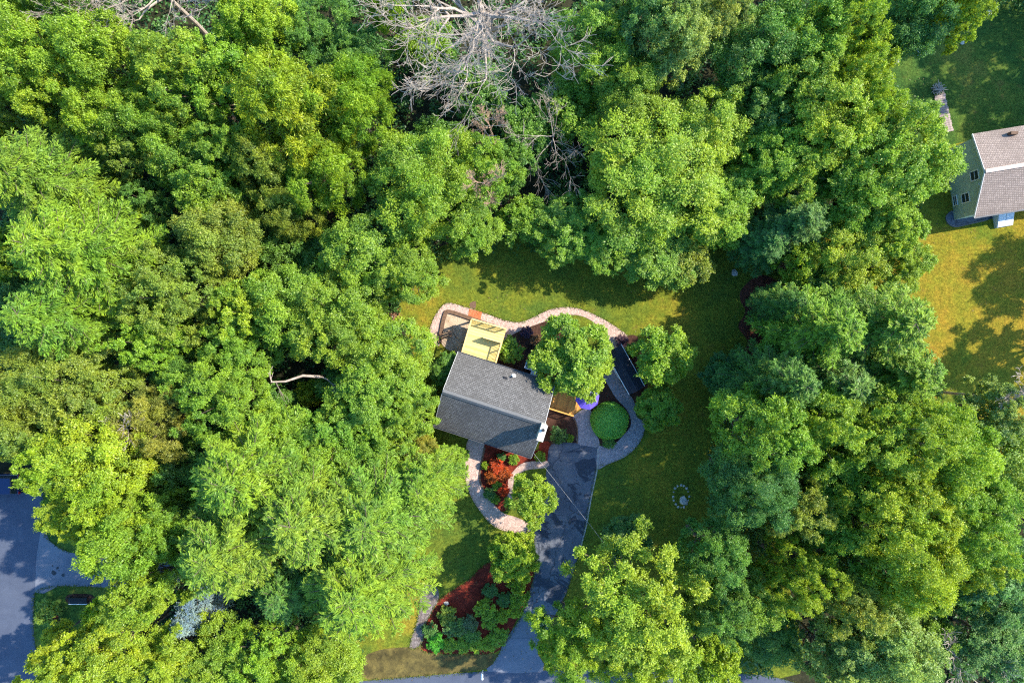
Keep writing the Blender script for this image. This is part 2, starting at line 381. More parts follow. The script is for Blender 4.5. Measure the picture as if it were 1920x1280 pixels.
# ------------------------------------------------------------------ main house
ze, zr = 3.5, 6.4
cN = [G(856,657,ze), G(1037,720,ze)]; cS = [G(816,802,ze), G(1000,857,ze)]
cen = (cN[0]+cN[1]+cS[0]+cS[1])/4
u = ((cN[1]-cN[0])+(cS[1]-cS[0])); u.z = 0; u.normalize(); vv = Vector((-u.y, u.x, 0))
hl = sum(abs((p-cen).dot(u)) for p in cN+cS)/4; hw = sum(abs((p-cen).dot(vv)) for p in cN+cS)/4
print('HOUSE', hl, hw, math.degrees(math.atan2(u.y, u.x)))
HROT = math.atan2(u.y, u.x)
house = empty('house', (cen.x, cen.y, 0), HROT, 'cream walled house with grey shingled gable roof in the clearing', 'house')
ov = .35; wl, ww = hl-ov, hw-ov
def gable_walls(hx, hy, z_eave, z_ridge):
    mb = MB(); th = .18
    for sx in (-1, 1):
        x = sx*hx; xi = x-sx*th
        vs = []
        for X in (x, xi): vs += [(X,-hy,0),(X,hy,0),(X,hy,z_eave),(X,0,z_ridge),(X,-hy,z_eave)]
        mb.add(vs, [(0,1,2,3,4),(9,8,7,6,5)]+[(i,5+i,5+(i+1)%5,(i+1)%5) for i in range(5)])
    for sy in (-1, 1):
        mb.box(-hx+th+.002, hx-th-.002, min(sy*hy,sy*(hy-th)), max(sy*hy,sy*(hy-th)), 0, z_eave)
    return mb
slope = (zr-ze)/hw
gable_walls(wl, ww, ze+slope*ov-.14, zr-.14).build('wall', M['cream'], house)
def roof_plane(hx, hy, z_e, z_r, sy, th=.12):
    mb = MB(); vs = [(-hx,0,z_r),(hx,0,z_r),(hx,sy*hy,z_e),(-hx,sy*hy,z_e)]
    vs += [(a,b,c-th) for a,b,c in vs]
    return mb.add(vs, [(0,1,2,3) if sy<0 else (3,2,1,0),(7,6,5,4) if sy<0 else (4,5,6,7),(1,0,4,5),(2,1,5,6),(3,2,6,7),(0,3,7,4)])
for sy in (-1, 1):
    roof_plane(hl, hw, ze, zr, sy).build('roof_slope', M['roof'], house)
mb = MB()
mb.add([(-hl,.22,zr-.12),(-hl,0,zr+.10),(-hl,-.22,zr-.12),(hl,.22,zr-.12),(hl,0,zr+.10),(hl,-.22,zr-.12)], [(0,1,4,3),(1,2,5,4),(0,2,1),(3,4,5),(0,3,5,2)])
mb.build('ridge_vent', M['cap'], house)
for sy in (-1, 1):
    mb = MB(); y = sy*(hw+.06)
    mb.box(-hl, hl, y-.055, y+.055, ze-.17, ze-.15); mb.box(-hl, hl, y-.055, y-.04, ze-.148, ze-.05); mb.box(-hl, hl, y+.04, y+.055, ze-.148, ze-.05)
    mb.build('gutter', M['cap'], house)
for sx in (-1, 1):
    for sy in (-1, 1):
        mb = MB(); mb.bar((sx*(hl+.012), 0, zr-.10), (sx*(hl+.012), sy*hw, ze-.10), .022, .16); mb.build('rake_board', M['white'], house)
def win(cx, cz, side, wd=.9, ht=1.2, hx=wl, hy=ww, parent=None, door=False):
    """window or door on a wall of a local frame; side in N S E W"""
    f = MB(); g = MB(); t = .07
    if side in 'NS':
        y = (hy if side == 'N' else -hy); s = 1 if side == 'N' else -1
        a0, a1 = sorted((y+s*.003, y+s*.07)); b0, b1 = sorted((y+s*.003, y+s*.04))
        for (p, q, r, w_) in ((cx-wd/2-t, cx-wd/2, cz-ht/2, cz+ht/2), (cx+wd/2, cx+wd/2+t, cz-ht/2, cz+ht/2)): f.box(p, q, a0, a1, r, w_)
        f.box(cx-wd/2-t, cx+wd/2+t, a0, a1, cz+ht/2, cz+ht/2+t); f.box(cx-wd/2-t, cx+wd/2+t, a0, a1, cz-ht/2-t, cz-ht/2)
        if not door: f.box(cx-wd/2, cx+wd/2, a0, a1-.01, cz-.025, cz+.025)
        g.box(cx-wd/2, cx+wd/2, b0, b1, cz-ht/2, cz+ht/2)
    else:
        x = (hx if side == 'E' else -hx); s = 1 if side == 'E' else -1
        a0, a1 = sorted((x+s*.003, x+s*.07)); b0, b1 = sorted((x+s*.003, x+s*.04))
        for (p, q, r, w_) in ((cx-wd/2-t, cx-wd/2, cz-ht/2, cz+ht/2), (cx+wd/2, cx+wd/2+t, cz-ht/2, cz+ht/2)): f.box(a0, a1, p, q, r, w_)
        f.box(a0, a1, cx-wd/2-t, cx+wd/2+t, cz+ht/2, cz+ht/2+t); f.box(a0, a1, cx-wd/2-t, cx+wd/2+t, cz-ht/2-t, cz-ht/2)
        g.box(b0, b1, cx-wd/2, cx+wd/2, cz-ht/2, cz+ht/2)
        if not door: f.box(a0, a1-.01 if s > 0 else a1, cx-wd/2, cx+wd/2, cz-.025, cz+.025)
    fo = f.build('door_frame' if door else 'window', M['white'], parent); g.build('door_leaf' if door else 'pane', M['white' if door else 'glass'], fo)
for args in ((3.2,2.2,'N'),(1.2,2.2,'N'),(-3.6,1.9,'S'),(-1.2,1.9,'S'),(3.2,1.9,'S'),(-1.4,2.0,'W'),(1.4,2.0,'W'),(0,4.5,'W'),(1.6,2.0,'E'),(0.2,4.6,'E')): win(*args, parent=house)
win(-3.0, 3.0-.15, 'N', 1.8, 1.1, parent=house); win(1.2, 1.15, 'S', .95, 2.1, parent=house, door=True)
# small vents on the north slope
def on_north(lx, ly): return (lx, ly, zr-slope*ly)
cxp = Matrix.Rotation(-HROT, 4, 'Z') @ (G(963,706,5.0)-Vector((cen.x,cen.y,0)))
mb = MB(); p = on_north(cxp.x, cxp.y); mb.tube([(p[0],p[1],p[2]-.2),(p[0],p[1],p[2]+.45)], .09, 10); mb.lathe([(.22,.0),(.16,.06)], 10, (p[0],p[1],p[2]-.02)); mb.build('vent_pipe', M['white'], house)
mb = MB(); p2 = on_north(cxp.x-.5, cxp.y-.35); mb.box(p2[0]-.3,p2[0]+.05,p2[1]-.08,p2[1]+.08,p2[2],p2[2]+.14); mb.build('roof_vent', M['black'], house)
# pale chimney stack on the east gable
ct = Matrix.Rotation(-HROT, 3, 'Z') @ (G(1019,812,7.9)-Vector((cen.x,cen.y,0)))
cx0, cx1, cy0, cy1 = wl+.01, wl+.46, ct.y-.66, ct.y+.66
print('CHIM', ct, cx0, cx1, hl, hw)
mb = MB(); mb.box(cx0, cx1, cy0, cy1, 0, 7.75); mb.box(cx0-.04, cx1+.05, cy0-.05, cy1+.05, 7.75, 7.9)
ch = mb.build('chimney', M['cream'], house)
for k in (.25,):
    MB().lathe([(.13,0),(.13,.25),(.10,.25)], 10, ((cx0+cx1)/2, (cy0+cy1)/2+k, 7.9)).build('flue', M['black'], ch)

# ------------------------------------------------------------------ raised yellow deck behind the house
dz = 1.9
dO = G(866,661,dz); ddx = (G(931,680,dz)-dO); ddx.z = 0; dlen = ddx.length; ddx.normalize()
dk = empty('deck', (dO.x, dO.y, 0), math.atan2(ddx.y, ddx.x), 'raised pale yellow wooden deck with railings behind the grey roofed house', 'deck')
dd = 3.25; D = dlen
# local: x along house wall, y away from the house
MB().box(0, D, 0, dd, dz-.04, dz).build('deck_boards', M['deck_yellow'], dk)
mb = MB(); mb.box(0, D, dd-.05, dd-.001, dz-.28, dz-.042); mb.box(0.001, .05, 0, dd-.052, dz-.28, dz-.042); mb.box(D-.05, D-.001, 0, dd-.052, dz-.28, dz-.042)
for k in range(1, 6): mb.box(k*D/6-.03, k*D/6+.03, 0, dd-.052, dz-.26, dz-.042)
mb.build('joists', M['post_wood'], dk)
for x in (.12, D/2, D-.12):
    MB().box(x-.07, x+.07, dd-.2, dd-.06, 0, dz-.29).build('deck_post', M['post_wood'], dk)
def railing(a, b, z, parent, mat, h=.95, sp=.14, name='railing'):
    mb = MB(); a = Vector(a); b = Vector(b); d = b-a; L = d.length; u_ = d/L
    mb.bar(a+Vector((0,0,z+h)), b+Vector((0,0,z+h)), .12, .04); mb.bar(a+Vector((0,0,z+.1)), b+Vector((0,0,z+.1)), .04, .06)
    n = int(L/sp)
    for i in range(n+1):
        p_ = a+u_*(L*i/n); big = (i % 8 == 0 or i == n); s = .045 if big else .016
        mb.box(p_.x-s, p_.x+s, p_.y-s, p_.y+s, z, z+h-.022)
    return mb.build(name, mat, parent)
railing((.06,dd-.06,0), (D-.06,dd-.06,0), dz, dk, M['post_wood'])
railing((.06,.05,0), (.06,dd-.2,0), dz, dk, M['post_wood'])
railing((D-.06,.05,0), (D-.06,dd-1.3,0), dz, dk, M['post_wood'])
railing((D-1.75,dd-1.35,0), (D-.06,dd-1.35,0), dz, dk, M['post_wood'], 1.0, .06)

# dark frame modelled in place of the deck railing's cast shadow
fr = empty('rail_shadow_frame', G(838,628), .35, 'dark open frame standing in for railing shadow on the gravel left of the yellow deck', 'shadow stand-in')
mb = MB()
for x in (-.75,.75):
    mb.tube([(x,-.6,0),(x,0,1.7)], .035, 6); mb.tube([(x,.6,0),(x,0,1.7)], .035, 6)
mb.tube([(-.9,0,1.7),(.9,0,1.7)], .04, 6); mb.build('frame', M['black'], fr)
mb = MB()
for k in range(5): mb.box(-.55,.55,-.25+k*.11,-.25+k*.11+.07,.45,.47)
mb.build('seat', M['edging'], fr)  # slats belong to the frame that stands in for the shadow
for x in (-.5,.5): MB().tube([(x,0,.47),(x,0,1.7)], .012, 5).build('shadow_rod', M['black'], fr)

# ------------------------------------------------------------------ orange stained side deck
oz = .45
P = [G(1026,764,oz), G(1074,779,oz), G(1096,760,oz), G(1088,738,oz), G(1037,718,oz)]
oc = P[0]; sdk = empty('side_deck', (oc.x, oc.y, 0), HROT, 'low orange stained wooden deck at the right end of the house', 'deck')
R_ = Matrix.Rotation(-HROT, 3, 'Z'); lp = [R_ @ (p-oc) for p in P]
MB().slab([(p.x, p.y) for p in lp], oz-.06, oz).build('deck_boards', M['deck_orange'], sdk)
mb = MB(); mb.slab([(p.x*.98+.03, p.y*.98+.03) for p in lp], 0, oz-.062); mb.build('deck_skirt', M['orange_wood'], sdk)
railing((lp[0].x+.1, lp[0].y+.06, 0), (lp[1].x-.05, lp[1].y+.06, 0), oz, sdk, M['orange_wood'], .9, .15)

# ------------------------------------------------------------------ shed
q = [G(1137,660,2.3), G(1164,647,2.3), G(1210,725,2.3), G(1178,738,2.3)]
sc = (q[0]+q[1]+q[2]+q[3])/4; su = ((q[2]-q[1])+(q[3]-q[0])); su.z = 0; sL = su.length/4+.02; su.normalize()
sw = ((q[1]-q[0]).length+(q[2]-q[3]).length)/4
shed = empty('shed', (sc.x, sc.y, 0), math.atan2(su.y, su.x), 'long narrow garden shed with a dark shingled roof beside the curved path', 'shed')
gable_walls(sL-.12, sw-.15, 2.25, 2.55).build('wall', M['cream'], shed)
for sy in (-1, 1): roof_plane(sL, sw, 2.3, 2.75, sy, .06).build('roof_slope', M['roof_dark'], shed)
mb = MB()
for sy in (-1,1):
    y = sy*(sw+.02); mb.box(-sL, sL, y-.02, y+.02, 2.18, 2.29)
mb.build('fascia', M['white'], shed)
win(0, 1.0, 'S', 1.3, 1.9, sL-.12, sw-.15, shed, True); win(1.4, 1.4, 'S', .6, .7, sL-.12, sw-.15, shed)

# ------------------------------------------------------------------ umbrella with pole, base
um = empty('patio_umbrella', G(1099,744,1.2), 0, 'blue violet patio umbrella half hidden by the round tree', 'umbrella'); um.location.z = 0
mb = MB(); n = 8; zt = 2.75; r = 1.1
vs = [(0,0,zt)]+[(r*math.cos(2*math.pi*k/n+.2), r*math.sin(2*math.pi*k/n+.2), zt-.5) for k in range(n)]
vs += [(a*.99, b*.99, c-.03) for a,b,c in vs]
mb.add(vs, [(0,1+k,1+(k+1)%n) for k in range(n)]+[(n+1,n+2+(k+1)%n,n+2+k) for k in range(n)]+[(1+k,n+2+k,n+2+(k+1)%n,1+(k+1)%n) for k in range(n)])
mb.build('canopy', M['purple'], um)
for k in range(8):
    a_ = 2*math.pi*k/8+.2; MB().tube([(.02*math.cos(a_),.02*math.sin(a_),zt+.004),(r*math.cos(a_),r*math.sin(a_),zt-.496)], .012, 4).build('rib', M['purple'], um)
MB().tube([(0,0,0),(0,0,zt-.04)], .025, 8).build('pole', M['black'], um)
MB().lathe([(.26,0),(.26,.05),(.08,.1),(.05,.3)], 16).build('base', M['stone'], um)
MB().lathe([(.03,0),(.045,.05),(.01,.12)], 8, (0,0,zt-.01)).build('finial', M['white'], um)

# air conditioner + bulkhead
ac = empty('air_conditioner', G(992,685,.5), HROT, 'square grey air conditioner unit with round fan behind the house', 'air conditioner'); ac.location.z = .02
MB().box(-.37,.37,-.37,.37,0,.72).build('cabinet', M['pale_metal'], ac)
mb = MB(); mb.lathe([(.29,0),(.29,.02),(.25,.02)], 20, (0,0,.722)); mb.build('fan_guard', M['black'], ac)
mb = MB()
for k in range(5):
    a = 2*math.pi*k/5; mb.bar((0,0,.757), (.24*math.cos(a),.24*math.sin(a),.757), .07, .02)
mb.lathe([(.07,0),(.07,.03)], 12, (0,0,.762)); mb.build('fan', M['metal'], ac)
bh = empty('cellar_bulkhead', G(1008,693,.3), HROT, 'pale sloping cellar bulkhead door beside the air conditioner', 'cellar door'); bh.location.z = 0
MB().add([(-.55,-.8,0),(.55,-.8,0),(.55,.8,0),(-.55,.8,0),(-.55,-.8,.8),(.55,-.8,.8),(.55,.8,.25),(-.55,.8,.25)], [(0,1,5,4),(1,2,6,5),(2,3,7,6),(3,0,4,7),(4,5,6,7)]).build('frame', M['stone'], bh)
for s in (-1,1):
    MB().add([(s*.02,-.78,.82),(s*.53,-.78,.82),(s*.53,.78,.27),(s*.02,.78,.27),(s*.02,-.78,.86),(s*.53,-.78,.86),(s*.53,.78,.31),(s*.02,.78,.31)],
             [(0,1,5,4),(1,2,6,5),(2,3,7,6),(3,0,4,7),(4,5,6,7)]).build('door_leaf', M['pale_metal'], bh)

# ------------------------------------------------------------------ neighbour's house (gable end towards us)
zS, zN, zR = 3.3, 4.4, 5.6
sw_, nw_, rw_ = G(1827.5,407.5,zS), G(1824,251,zN), G(1847.5,321,zR)
ax = (G(1920,309,zR)-rw_); ax.z = 0; ax.normalize(); Lh = 11.0
nb = empty('house', ((sw_+nw_)/2).to_2d().to_3d(), 0, 'sage green house with pinkish tan shingled roof at right edge of photo', 'house')
o0 = nb.location.copy()
def loc(p): return Vector(p)-o0
mb = MB()
e = ax*.35
prof = [Vector((sw_.x,sw_.y,0)), Vector((nw_.x,nw_.y,0)), nw_-Vector((0,0,.12)), rw_-Vector((0,0,.14)), sw_-Vector((0,0,.12))]
inw = (nw_-sw_).to_2d().to_3d().normalized()*.3
prof[0] += inw; prof[4] += inw; prof[1] -= inw; prof[2] -= inw
vs = [loc(p+e) for p in prof]+[loc(p+ax*(Lh-.35)) for p in prof]
mb.add(vs, [(4,3,2,1,0),(5,6,7,8,9)]+[(i,(i+1)%5,5+(i+1)%5,5+i) for i in (0,1,4)])
mb.build('wall', M['sage'], nb)
for a, b in ((sw_, rw_), (rw_, nw_)):
    vs = [loc(a), loc(a+ax*Lh), loc(b+ax*Lh), loc(b)]; vs += [v-Vector((0,0,.12)) for v in vs]
    MB().add(vs, [(0,1,2,3),(7,6,5,4),(0,4,5,1),(1,5,6,2),(2,6,7,3),(3,7,4,0)]).build('roof_slope', M['roof_tan'], nb)
MB().bar(loc(rw_)+Vector((0,0,.03)), loc(rw_+ax*Lh)+Vector((0,0,.03)), .34, .08).build('ridge_cap', flat('tan_cap', (.50,.38,.31), .8, .15, 6), nb)
for a, b in ((sw_, rw_), (rw_, nw_)):
    off = -ax*.02-Vector((0,0,.08)); MB().bar(loc(a+off), loc(b+off), .03, .17).build('rake_board', M['white'], nb)
mb = MB(); mb.bar(loc(sw_)+Vector((0,-.06,-.06)), loc(sw_+ax*Lh)+Vector((0,-.06,-.06)), .12, .10); mb.build('gutter', M['cap'], nb)
# windows on the gable wall: find the point on the wall plane seen at a photo pixel
wp = prof[0]+e; wn = ax.copy(); wt = (prof[1]-prof[0]).normalized(); WR = math.atan2(wt.y, wt.x)
def on_wall(px, py):
    d = G(px, py, 0)-Vector((0,0,CAM_H)); o = Vector((0,0,CAM_H)); t = (wp-o).dot(wn)/d.dot(wn); return o+d*t
for (px, py, wd, ht) in ((1828,329,.75,.95), (1811,371,.75,.95), (1791.5,376,.8,.45)):
    c = loc(on_wall(px, py)); MM = Matrix.Translation(c) @ Matrix.Rotation(WR, 4, 'Z')
    f = MB(); t_ = .08
    for s in (1,):
        f.box(-wd/2-t_, -wd/2, .003, .07, -ht/2, ht/2, MM); f.box(wd/2, wd/2+t_, .003, .07, -ht/2, ht/2, MM)
        f.box(-wd/2-t_, wd/2+t_, .003, .07, ht/2, ht/2+t_, MM); f.box(-wd/2-t_, wd/2+t_, .003, .07, -ht/2-t_, -ht/2, MM); f.box(-wd/2, wd/2, .003, .06, -.02, .02, MM)
    fo = f.build('window', M['white'], nb); MB().box(-wd/2, wd/2, .004, .04, -ht/2, ht/2, MM).build('pane', M['glass'], fo)
c = rw_+ax*3.2; mb = MB(); cp = G(1900,250,zN+.5); cl = loc(cp); mb.box(cl.x-.3,cl.x+.3,cl.y-.12,cl.y+.12,cl.z-.3,cl.z+.18); mb.build('roof_vent', M['edging'], nb)
MB().lathe([(.12,0),(.12,.05)], 8, (0,0,0)).build('flood_light', M['white'], nb).location = loc(on_wall(1837,345))-ax*.05
sheet('gravel_strip', [(1776,414),(1776,404),(1786,396),(1850,396),(1860,410),(1800,424),(1785,423)], M['drive'], .03, 3)
kerb('plastic_edging', [(1850,412),(1800,424),(1785,424),(1775,416),(1774,405),(1784,396)], M['cap'], .1, .12, 'pale curved edging round dark gravel strip below the sage green house')
bk = empty('cellar_bulkhead', G(1884,410,.5), .17, 'pale blue white bulkhead against the sage green house', 'cellar door'); bk.location.z = 0
MB().add([(-.75,-.7,0),(.75,-.7,0),(.75,.7,0),(-.75,.7,0),(-.75,-.7,.35),(.75,-.7,.35),(.75,.7,.9),(-.75,.7,.9)], [(0,1,5,4),(1,2,6,5),(2,3,7,6),(3,0,4,7),(4,5,6,7)]).build('frame', M['pale_metal'], bk)
for s in (-1,1):
    MB().add([(s*.02,-.68,.37),(s*.72,-.68,.37),(s*.72,.68,.92),(s*.02,.68,.92),(s*.02,-.68,.41),(s*.72,-.68,.41),(s*.72,.68,.96),(s*.02,.68,.96)],
             [(0,1,5,4),(1,2,6,5),(2,3,7,6),(3,0,4,7),(4,5,6,7)]).build('door_leaf', M['pale_metal'], bk)

# plank walkway and brush pile
wk = empty('plank_walkway', G(1768,212), math.radians(-77), 'weathered grey and red plank walkway on the shaded lawn', 'walkway')
mb = MB()
for k in range(17):
    x = -1.7+k*.21; mb.box(x, x+.19, -.5-.04*math.sin(k), .5+.04*math.cos(k*2), .10, .14)
mb.build('planks', M['grey_wood'], wk)
mb = MB(); mb.box(-1.7,1.85,-.42,-.34,0,.098); mb.box(-1.7,1.85,.34,.42,0,.098); mb.build('stringers', M['edging'], wk)
rng = random.Random(3)
def branch_pile(name, loc_, n, r, mat, label, cat='brush pile', hgt=.5):
    mb = MB()
    for k in range(n):
        a = rng.uniform(0, math.tau); c = Vector((rng.gauss(0,r*.3), rng.gauss(0,r*.3), rng.uniform(.06,hgt))); d = Vector((math.cos(a), math.sin(a), rng.uniform(-.1,.1)))*rng.uniform(.5,1)*r
        m_ = c+Vector((rng.gauss(0,.08),rng.gauss(0,.08),.05)); p0 = c-d; p1 = c+d; p0.z = max(p0.z,.03); p1.z = max(p1.z,.03)
        mb.tube([p0, m_, p1], [.035,.03,.012], 5)
    o = mb.build(name, mat); o.location = loc_; return tag(o, label, cat)
branch_pile('brush_pile', G(1755,170), 60, .55, M['dead'], 'grey pile of cut branches at the top end of the plank walkway')
branch_pile('brush_pile', G(742,601), 30, .8, M['rust'], 'rust brown brush pile at the lawn edge left of the gravel loop')
lg = MB().tube([G(733,616,.15), G(737,592,.18)], [.14,.11], 8).build('log', M['rock']); tag(lg, 'pale bleached log beside the rust brown brush pile', 'log')

# rocks
def rock(px, py, r, label, seed, group=None, z=0, squash=.55, name='rock'):
    rr = random.Random(seed); mb = MB(); n, m = 8, 5; vs = []; fs = []
    for i in range(m):
        ph = math.pi*(i+.5)/m
        for k in range(n):
            th = 2*math.pi*k/n; q_ = r*rr.uniform(.78,1.15); vs.append((q_*math.sin(ph)*math.cos(th)*1.2, q_*math.sin(ph)*math.sin(th), q_*squash*math.cos(ph)+r*squash*.4))
    for i in range(m-1):
        for k in range(n): fs.append((i*n+k,(i+1)*n+k,(i+1)*n+(k+1)%n,i*n+(k+1)%n))
    fs += [tuple(range(n)), tuple((m-1)*n+k for k in reversed(range(n)))]
    mb.add(vs, fs); o = mb.build(name, M['rock']); p_ = G(px, py); o.location = (p_.x, p_.y, z); o.rotation_euler[2] = rr.uniform(0,6); return tag(o, label, 'rock', group)
rock(1679,115,.32,'pale squat rock on the shaded lawn nearest the trees',1)
r2 = rock(1722,93,.30,'pale elongated rock on the shaded lawn above the plank walkway',2); r2.scale = (1.7,.8,1)
rock(1803,80,.22,'small grey rock farthest right on the shaded top lawn',3)
rock(1855,25,.3,'grey rock beneath the trees in the upper right corner',4)
rock(1377,512,.30,'pale rock in deep shade under the trees right of the back lawn',5)
rock(1209,788,.16,'small white stone at the outer bend of the shaded path',6)
rock(1168,649,.26,'white stone by the upper end of the dark roofed shed',7)
rock(837,1130,.22,'tan boulder at the corner of the red mulch bed by the stone walk',8)
rock(1727,607,.16,'dark little stone on the golden lawn near the hedge',9)
st = G(1277,928)
for k in range(16):
    a = 2*math.pi*k/16; rr = rng.uniform(.06,.13)
    rock(1277+15*math.cos(a)+rng.uniform(-1,1), 930+21*math.sin(a)+rng.uniform(-1,1), rr, 'fist sized pale stone in the ring on the dark lawn', 30+k, 'pale stones set in a ring on the side lawn')
rock(1281,938,.38,'large pale flat boulder inside the stone ring on the lawn',61,None,0,.35)

# power line to the house and pole
pole_p = G(1338,1262); pe = empty('utility_pole', (pole_p.x, pole_p.y, 0), 0, 'wooden utility pole at the road edge under the oak', 'utility pole')
MB().tube([(0,0,0),(0,0,8.5)], [.15,.11], 10).build('shaft', M['grey_wood'], pe); MB().box(-.9,.9,-.05,.05,8.0,8.12).build('crossarm', M['grey_wood'], pe)
a = G(1001,850,3.5); b = Vector((pole_p.x, pole_p.y, 8.0)); pts = []
for k in range(25):
    t = k/24; p_ = a.lerp(b, t); p_.z -= .9*4*t*(1-t)*.5; pts.append(p_)
tag(MB().tube(pts, .009, 5).build('power_cable', M['cable']), 'thin pale overhead cable running from house corner across driveway', 'cable')

# bench, vehicle, post, lamp
bn = empty('garden_bench', G(151,1122), 0, 'dark bench with white front rail on the grass island by the side road', 'bench')
mb = MB()
for k in range(5): mb.box(-.85,.85,-.30+k*.115,-.30+k*.115+.09,.42,.45)
mb.build('seat', M['black'], bn)
mb = MB()
for k in range(4): mb.box(-.85,.85,.30+k*.02,.33+k*.02,.52+k*.11,.60+k*.11)
mb.build('backrest', M['black'], bn)
MB().box(-.85,.85,-.36,-.31,.38,.46).build('front_rail', M['white'], bn)
for sx in (-1,1):
    for y in (-.26,.27): MB().box(sx*.75-.04,sx*.75+.04,y-.04,y+.04,0,.42).build('leg', M['black'], bn)
MB().box(-.04,.04,-.26,.27,.2,.24).build('stretcher', M['black'], bn)
sheet('mulch_bed', [(128,1114),(172,1114),(174,1130),(128,1130)], M['mulch_dark'], .016, 3)

car = empty('parked_car', G(-24,911,1.7), 0, 'dark blue parked car cut off by the left edge', 'car'); car.location.z = .024
def bev_box(x0,x1,y0,y1,z0,z1,name,mat,par,bw=.08,taper=0):
    mb = MB(); t_ = taper
    mb.add([(x0,y0,z0),(x1,y0,z0),(x1,y1,z0),(x0,y1,z0),(x0+t_,y0+t_,z1),(x1-t_,y0+t_,z1),(x1-t_,y1-t_,z1),(x0+t_,y1-t_,z1)],[(0,3,2,1),(4,5,6,7),(0,1,5,4),(1,2,6,5),(2,3,7,6),(3,0,4,7)])
    o = mb.build(name, mat, par); md = o.modifiers.new('bevel', 'BEVEL'); md.width = bw; md.segments = 3; return o
bev_box(-2.3,2.35,-.93,.93,.32,1.0,'body',M['car_paint'],car,.14,.03)
bev_box(-1.1,2.25,-.86,.86,.98,1.72,'cabin',M['glass'],car,.1,.14)
bev_box(-.95,2.12,-.73,.73,1.705,1.765,'roof',M['car_paint'],car,.03,0)
bev_box(2.3,2.42,-.85,.85,.35,.6,'bumper',M['black'],car,.04,0)
for y in (-.78,.78): bev_box(2.30,2.37,y-.12,y+.12,.75,.95,'tail_light',flat('red_lens',(.35,.01,.01),.3,.05),car,.02,0)
for x in (-1.45,1.45):
    for s in (-1,1):
        wmb = MB(); wmb.tube([(x,s*.95,.34),(x,s*.72,.34)], .34, 18); wh = wmb.build('wheel', M['rubber'], car); MB().tube([(x,s*.96,.34),(x,s*.951,.34)], .2, 14).build('rim', M['metal'], wh)

ps = empty('mailbox', G(905,1256), 0, 'small white mailbox on a post where the verge meets the road', 'mailbox')
MB().box(-.05,.05,-.05,.05,0,1.05).build('post', M['white'], ps)
MB().add([(-.1,-.28,1.05),(.1,-.28,1.05),(.1,.28,1.05),(-.1,.28,1.05),(-.1,-.28,1.2),(.1,-.28,1.2),(.1,.28,1.2),(-.1,.28,1.2),(0,-.28,1.29),(0,.28,1.29)],
         [(0,3,2,1),(0,1,5,8,4),(3,7,9,6,2),(1,2,6,5),(0,4,7,3),(4,8,9,7),(5,6,9,8)]).build('box', M['white'], ps)
lp_ = empty('lamp_post', G(987,992), 0, 'thin black lamp post at the end of the pink front walk', 'lamp post')
MB().tube([(0,0,0),(0,0,1.9)], .045, 8).build('post', M['black'], lp_)
MB().lathe([(.10,1.9),(.15,2.0),(.17,2.25),(.04,2.42)], 8).build('lantern', M['black'], lp_)
# ------------------------------------------------------------------ foliage builders (vectorised)
def unit(a): return a/np.maximum(np.linalg.norm(a, axis=-1, keepdims=True), 1e-9)
def leaf_mesh(name, c, axis, nrm, ln, wd, tone, mat):
    """c, axis, nrm: n x 3; one folded kite per leaf"""
    n = len(c); axis = unit(axis); side = unit(np.cross(nrm, axis)); nr = np.cross(axis, side)
    ln = np.broadcast_to(ln, n)[:, None]; wd = np.broadcast_to(wd, n)[:, None]
    v = np.empty((n, 4, 3), np.float32)
    v[:,0] = c-axis*ln*.5; v[:,2] = c+axis*ln*.5-nr*ln*.12
    v[:,1] = c+side*wd*.5+nr*wd*.16+axis*ln*.05; v[:,3] = c-side*wd*.5+nr*wd*.16+axis*ln*.05
    me = bpy.data.meshes.new(name); me.vertices.add(4*n); me.vertices.foreach_set('co', v.reshape(-1))
    me.loops.add(4*n); me.loops.foreach_set('vertex_index', np.arange(4*n, dtype=np.int32))
    me.polygons.add(n); me.polygons.foreach_set('loop_start', np.arange(n, dtype=np.int32)*4)
    me.update(calc_edges=True)
    at = me.attributes.new('tone', 'FLOAT', 'FACE'); at.data.foreach_set('value', np.clip(tone, 0, 1).astype(np.float32))
    me.materials.append(mat); return me

def fib(n, rs, zmin=-1.0):
    i = np.arange(n)+.5; z = 1-(1-zmin)*i/n; t = np.pi*(1+5**.5)*i+rs.uniform(0, 6)
    r = np.sqrt(np.maximum(0, 1-z*z)); return np.stack([r*np.cos(t), r*np.sin(t), z], 1)

